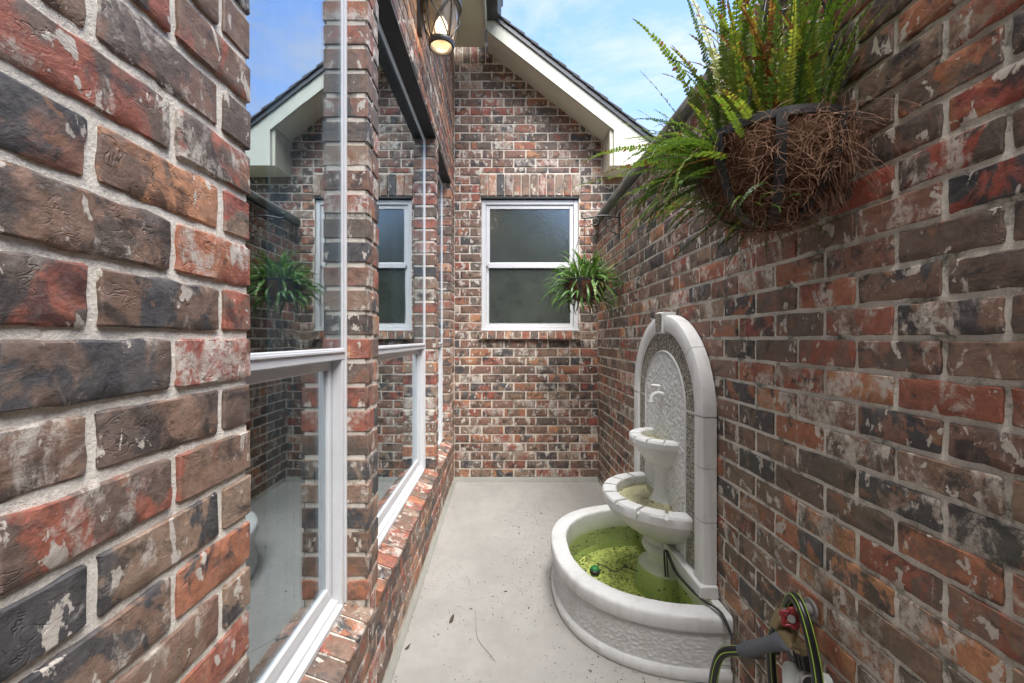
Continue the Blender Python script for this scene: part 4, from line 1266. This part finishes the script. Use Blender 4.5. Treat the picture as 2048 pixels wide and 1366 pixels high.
# far basket
FBk = (.615, 3.06); FZ = 1.735
bk = thing('plant_bracket', 'small scrolled black iron bracket at the far corner above the dark green fern', 'bracket', (XR, 3.06, 2.15), 'iron plant brackets on the garden wall')
bracket(3.06, 2.20, .26, bk); adopt(bk)
hb = thing('hanging_basket', 'far coir basket hanging beside the white gable window', 'basket', (FBk[0], FBk[1], FZ), 'hanging baskets')
basket(FBk, .150, .145, FZ, hb, strands=420, seed=9, long_=.10)
for k in range(3):
    a = R(80 + 120 * k); m = MB(); m.tube([(FBk[0] + math.cos(a) * .15, FBk[1] + math.sin(a) * .15, FZ + .008), (FBk[0], FBk[1], 2.215)], .0018, 5); m.build('hanger_wire', M_black, hb)
adopt(hb)
f2 = thing('fern', 'bushy deep green fern spilling from the far basket by the gable window', 'fern', (FBk[0], FBk[1], FZ), 'ferns in baskets')
SM = [strap_mesh('frond', .28, .0095, s_, M_fern2) for s_ in range(1, 8)] + [frond_mesh('frond', .26, .016, 24, 30 + s_, M_fern2, .9) for s_ in range(5)]
rr = random.Random(5)
for i in range(205):
    a = rr.uniform(0, 2 * PI); q = math.sqrt(rr.random()); r = q * .135
    p = Vector((FBk[0] + math.cos(a) * r, FBk[1] + math.sin(a) * r, FZ - .02 + rr.uniform(0, .15) * (1 - q * q)))
    put_frond(rr.choice(SM), p, a + rr.uniform(-.8, .8), q ** 1.1 * rr.uniform(.4, 1.7), rr.uniform(-.8, .8), rr.uniform(.45, .85), min(.95, max(.02, rr.gauss(.45, .24))), f2)
for i in range(92):
    a = rr.uniform(0, 2 * PI); t = rr.uniform(.0, .85) ** 1.5; r = .158 * math.cos(t * PI / 2) ** .8
    p = Vector((FBk[0] + math.cos(a) * r, FBk[1] + math.sin(a) * r, FZ - .145 * math.sin(t * PI / 2)))
    put_frond(rr.choice(SM), p, a + rr.uniform(-.5, .5), rr.uniform(1.1, 2.3), rr.uniform(-.5, .5), rr.uniform(.5, .9), rr.uniform(.1, .7), f2)
adopt(f2)

# wire stapled under the coping
m = MB(); pts = []
for i in range(30):
    y = 1.5 + 2.2 * i / 29; pts.append((XR - .009 - abs(noise.noise(Vector((y * 4, 0, 0)))) * .02, y, 2.345 + noise.noise(Vector((y * 3, 4, 0))) * .012))
pts += [(XR - .008, 3.70, 2.33), (XR - .008, 3.70, 2.18)]
m.tube(pts, .0022, 5); tag(m.build('wire', M_black, smooth=True), 'thin black wire drooping along under the wall coping', 'wire')

# ------------------------------------------------------------------ hose tap, hose and timer
bib = thing('hose_tap', 'brass garden tap with red wheel handle and splitter low on the right wall', 'tap', (XR, 1.16, .53))
m = MB(); m.tube([(XR + .01, 1.158, .548), (XR - .075, 1.150, .545)], .0155, 14); m.tube([(XR - .003, 1.158, .548), (XR - .010, 1.158, .548)], .028, 16); m.build('pipe', M_pipe, bib, smooth=True, angle=R(40))
m = MB(); m.tube([(XR - .055, 1.150, .545), (XR - .095, 1.147, .530), (XR - .112, 1.146, .500)], [.020, .021, .016], 12); m.tube([(XR - .07, 1.15, .525), (XR - .074, 1.15, .480)], [.018, .017], 12)
m.tube([(XR - .074, 1.15, .490), (XR - .112, 1.112, .498)], .0135, 10); m.tube([(XR - .074, 1.15, .490), (XR - .052, 1.13, .455)], .0145, 10)
m.tube([(XR - .073, 1.15, .50), (XR - .074, 1.15, .474)], .023, 8)
m.tube([(XR - .106, 1.116, .497), (XR - .122, 1.099, .500)], .020, 8); m.tube([(XR - .054, 1.132, .460), (XR - .050, 1.128, .446)], .019, 8)
m.build('valve_body', M_brass, bib, smooth=True, angle=R(35))
HWc = Vector((XR - .098, 1.105, .556)); ax_ = Vector((-.25, -.95, .1)).normalized()
e1 = ax_.orthogonal().normalized(); e2 = ax_.cross(e1)
m = MB()
ringp = []
for k in range(41):
    a = 2 * PI * k / 40; r_ = .0215 + .0048 * math.cos(5 * a); ringp.append(HWc + (e1 * math.cos(a) + e2 * math.sin(a)) * r_)
m.tube(ringp, .0048, 8, cap=False)
for k in range(5):
    a = 2 * PI * k / 5; m.tube([HWc, HWc + (e1 * math.cos(a) + e2 * math.sin(a)) * .025], .0038, 6)
m.build('wheel_handle', M_red, bib, smooth=True)
m = MB(); m.tube([HWc + ax_ * .005, HWc - ax_ * .040], .006, 10); m.tube([HWc + ax_ * .006, HWc + ax_ * .003], .010, 14); m.build('handle_stem', M_pipe, bib, smooth=True, angle=R(40))
adopt(bib)

hs = thing('garden_hose', 'black garden hose with lime stripes looped over the wall tap', 'hose', (.80, 1.13, .5))
def hose(path, r=.0128):
    pts = smooth_path(path, 7); m = MB(); n = 14
    ref = None; vs_ = []
    for i, p in enumerate(pts):
        t = (pts[min(i + 1, len(pts) - 1)] - pts[max(i - 1, 0)]).normalized()
        ref = Vector((0, 1, 0)) if ref is None else ref
        ref = (ref - t * ref.dot(t)).normalized(); bt = t.cross(ref)
        for k in range(n):
            a = 2 * PI * k / n; vs_.append(p + (ref * math.cos(a) + bt * math.sin(a)) * r)
    m.v = [tuple(q) for q in vs_]; m.t = [0] * len(vs_)
    for i in range(len(pts) - 1):
        for k in range(n):
            m.f.append((i * n + k, i * n + (k + 1) % n, (i + 1) * n + (k + 1) % n, (i + 1) * n + k)); m.m.append(0)
    m.build('hose_body', M_rubber, hs, smooth=True)
    for k in (1.5, 5.5, 8.5, 12.5):
        st_ = MB(); q = []
        for i in range(len(pts)):
            c_ = pts[i]; a_ = Vector(vs_[i * n + int(k) % n]); b_ = Vector(vs_[i * n + (int(k) + 1) % n]); dv = ((a_ + b_) / 2 - c_).normalized()
            q.append(c_ + dv * (r - .0004))
        st_.tube(q, .0013, 4, cap=False); st_.build('stripe', M_lime, hs, smooth=True)
hose([(.80, 1.18, .10), (.800, 1.215, .30), (.80, 1.22, .40), (.802, 1.195, .475), (.806, 1.165, .54), (.803, 1.145, .58), (.798, 1.118, .603), (.795, 1.09, .592), (.792, 1.06, .55), (.792, 1.038, .49), (.792, 1.026, .43), (.795, 1.02, .36)])
# grip and second length
gA = Vector((.754, 1.100, .499)); gB = Vector((.700, 1.205, .392))
hose([gB, (.664, 1.235, .362), (.648, 1.25, .30), (.645, 1.26, .20), (.66, 1.27, .10), (.70, 1.28, .03), (.78, 1.26, .016), (.82, 1.12, .016), (.80, .95, .016)])
m = MB(); gd = gB - gA; gp = [gA + gd * (i / 20) for i in range(21)]
m.tube(gp, [.0205, .0215, .0215, .0205] + [.0178 + (.0010 if i % 2 else 0) for i in range(14)] + [.017, .0165, .016], 16)
grip = m.build('grip_sleeve', M_grip, hs, smooth=True, angle=R(30))
m = MB()
for row_ in range(13):      # raised knobs of the grip
    c_ = gA + gd * (.22 + .055 * row_); t = gd.normalized(); e1 = t.orthogonal().normalized(); e2 = t.cross(e1)
    for k in range(12):
        a = 2 * PI * (k + .5 * (row_ % 2)) / 12; d = e1 * math.cos(a) + e2 * math.sin(a); q = t.cross(d)
        b = c_ + d * .0172; s_ = .0026
        m.add([b - t * s_ - q * s_, b + t * s_ - q * s_, b + t * s_ + q * s_, b - t * s_ + q * s_, b + d * .0026], [(0, 1, 4), (1, 2, 4), (2, 3, 4), (3, 0, 4)])
m.build('grip_knobs', M_grip, hs)['kind'] = 'stuff'
m = MB(); sp = []
for i in range(150):
    a = i / 12 * 2 * PI; sp.append((.795 + math.cos(a) * .0155, 1.021 + math.sin(a) * .0155, .432 - i / 150 * .075))
m.tube(sp, .0022, 6); m.build('spring_guard', M_spring, hs, smooth=True)
adopt(hs)

tm = thing('hose_timer', 'pale grey dial tap timer hanging under the hose tap at the bottom edge', 'timer', (.80, 1.10, .34))
m = MB(); m.tube([(.826, 1.127, .446), (.828, 1.120, .410)], .021, 16)
for k in range(12):
    a = 2 * PI * k / 12; m.tube([(.826 + .0215 * math.cos(a), 1.127 + .0215 * math.sin(a), .442), (.828 + .0215 * math.cos(a), 1.12 + .0215 * math.sin(a), .414)], .0022, 5)
m.build('swivel_nut', M_rubber, tm, smooth=True, angle=R(40))
# casing: rounded box whose face leans up towards the walkway
def tbox(w_, h_, d0, d1, rad, mat, name, n=6):
    poly = []
    for (cx, cy, a0) in ((w_ - rad, h_ - rad, 0), (-w_ + rad, h_ - rad, 90), (-w_ + rad, -h_ + rad, 180), (w_ - rad, -h_ + rad, 270)):
        for k in range(n + 1):
            a = R(a0 + 90 * k / n); poly.append((cx + rad * math.cos(a), cy + rad * math.sin(a)))
    m = MB(); m.prism(poly, lambda a, b, d: TB @ Vector((a, b, d)), d0, d1)
    return m.build(name, mat, tm)
TB = Matrix.Translation((.822, 1.085, .362)) @ Matrix.Rotation(R(-32), 4, 'Z') @ Matrix.Rotation(R(52), 4, 'X')
tbox(.066, .062, -.05, .0, .018, M_timer, 'casing')
tbox(.060, .056, .0005, .004, .015, M_timer, 'face_plate')
m = MB(); m.prism([(.036 * math.cos(R(12 * k)), .036 * math.sin(R(12 * k)) + .020) for k in range(30)], lambda a, b, d: TB @ Vector((a, b, d)), .0045, .0065); m.build('dial_ring', paint('timer_white', (.62, .62, .6)), tm)
m = MB(); m.prism([(.022 * math.cos(R(12 * k)), .022 * math.sin(R(12 * k)) + .020) for k in range(30)], lambda a, b, d: TB @ Vector((a, b, d)), .007, .020); m.bbox(0, 0, 0, 0, 0, 0, 0)
m.build('dial_knob', M_rubber, tm)
m = MB(); m.prism([(-.003, .0), (.003, .0), (.003, .040), (-.003, .040)], lambda a, b, d: TB @ Vector((a, b, d)), .0205, .024); m.build('knob_pointer', M_timer, tm)
m = MB()
for k in range(36):
    a = R(10 * k); c_, s_ = math.cos(a), math.sin(a); l_ = .0045 if k % 3 else .007
    q = [(.026, -.0005), (.026 + l_, -.0005), (.026 + l_, .0006), (.026, .0006)]
    m.prism([(u * c_ - v * s_, u * s_ + v * c_ + .020) for u, v in q], lambda a, b, d: TB @ Vector((a, b, d)), .0066, .0070)
m.build('dial_marks', M_rubber, tm)
adopt(tm)

# ------------------------------------------------------------------ small things on the patio
def on_floor(rr):
    while True:
        x = rr.uniform(XL + .02, .62); y = rr.uniform(1.0, 3.7)
        d = noise.noise(Vector((x * 2.2, y * 1.6, 4))) + .5 * noise.noise(Vector((x * 7, y * 7, 9))) + .25 * (x + .1)
        if rr.random() < .25 + d * 1.4: return (x, y, .001)
o = bits('leaf_crumbs', 1500, on_floor, .0036, M_litter, 11); tag(o, 'fine dark leaf crumbs and grit strewn over the concrete walkway', 'debris')
o = bits('leaf_scraps', 110, on_floor, .0065, M_litter, 12); tag(o, 'larger dark leaf scraps strewn over the concrete walkway', 'debris')
def edge(rr):
    y = rr.uniform(1.2, 3.75); return (XL + abs(rr.gauss(0, .012)) + .003, y, .001)
o = bits('edge_grit', 480, edge, .0035, M_litter, 14); tag(o, 'grit gathered along the foot of the left brick wall', 'debris')
def leaf(x, y, L, a, label):
    m = MB(); ca, sa = math.cos(a), math.sin(a); vs_ = []; n = 6
    for i in range(n + 1):
        t = i / n; w_ = L * .22 * math.sin(PI * t) ** .8; u = (t - .5) * L; z = .002 + .010 * (t - .3) ** 2 * 4
        for s_ in (-1, 0, 1):
            v = s_ * w_; vs_.append((x + u * ca - v * sa, y + u * sa + v * ca, z + abs(s_) * w_ * .8))
    m.add(vs_, [(i * 3 + j, i * 3 + j + 1, (i + 1) * 3 + j + 1, (i + 1) * 3 + j) for i in range(n) for j in (0, 1)])
    tag(m.build('fallen_leaf', M_litter, smooth=True), label, 'leaf', 'fallen leaves')
leaf(-.235, 1.90, .040, 1.2, 'curled dark leaf lying alone in the middle of the walkway')
leaf(-.40, 1.73, .026, .5, 'small reddish leaf near the foot of the left wall')
m = MB(); m.tube(smooth_path([(-.13, 1.98, .003), (-.12, 1.86, .004), (-.105, 1.78, .003), (-.05, 1.69, .006), (-.03, 1.66, .003)], 5), .0009, 4)
tag(m.build('dry_stem', M_strand, smooth=True), 'long thin curved dry stem lying on the concrete', 'stem')
# darker joint strip of concrete along the foot of the left wall
m = MB(); n = 90; vs_ = []
for i in range(n + 1):
    y = -1.0 + 4.75 * i / n; w_ = .022 + noise.noise(Vector((y * 6, 2, 0))) * .006; h_ = .007 + noise.noise(Vector((y * 11, 7, 0))) * .003
    vs_ += [(XL + w_, y, -.001), (XL + w_ * .8, y, h_), (XL - .012, y, h_ + .004)]
m.add(vs_, [(i * 3 + j, i * 3 + j + 1, (i + 1) * 3 + j + 1, (i + 1) * 3 + j) for i in range(n) for j in (0, 1)])
g = m.build('footing_strip', M_footing, smooth=True); g['kind'] = 'structure'
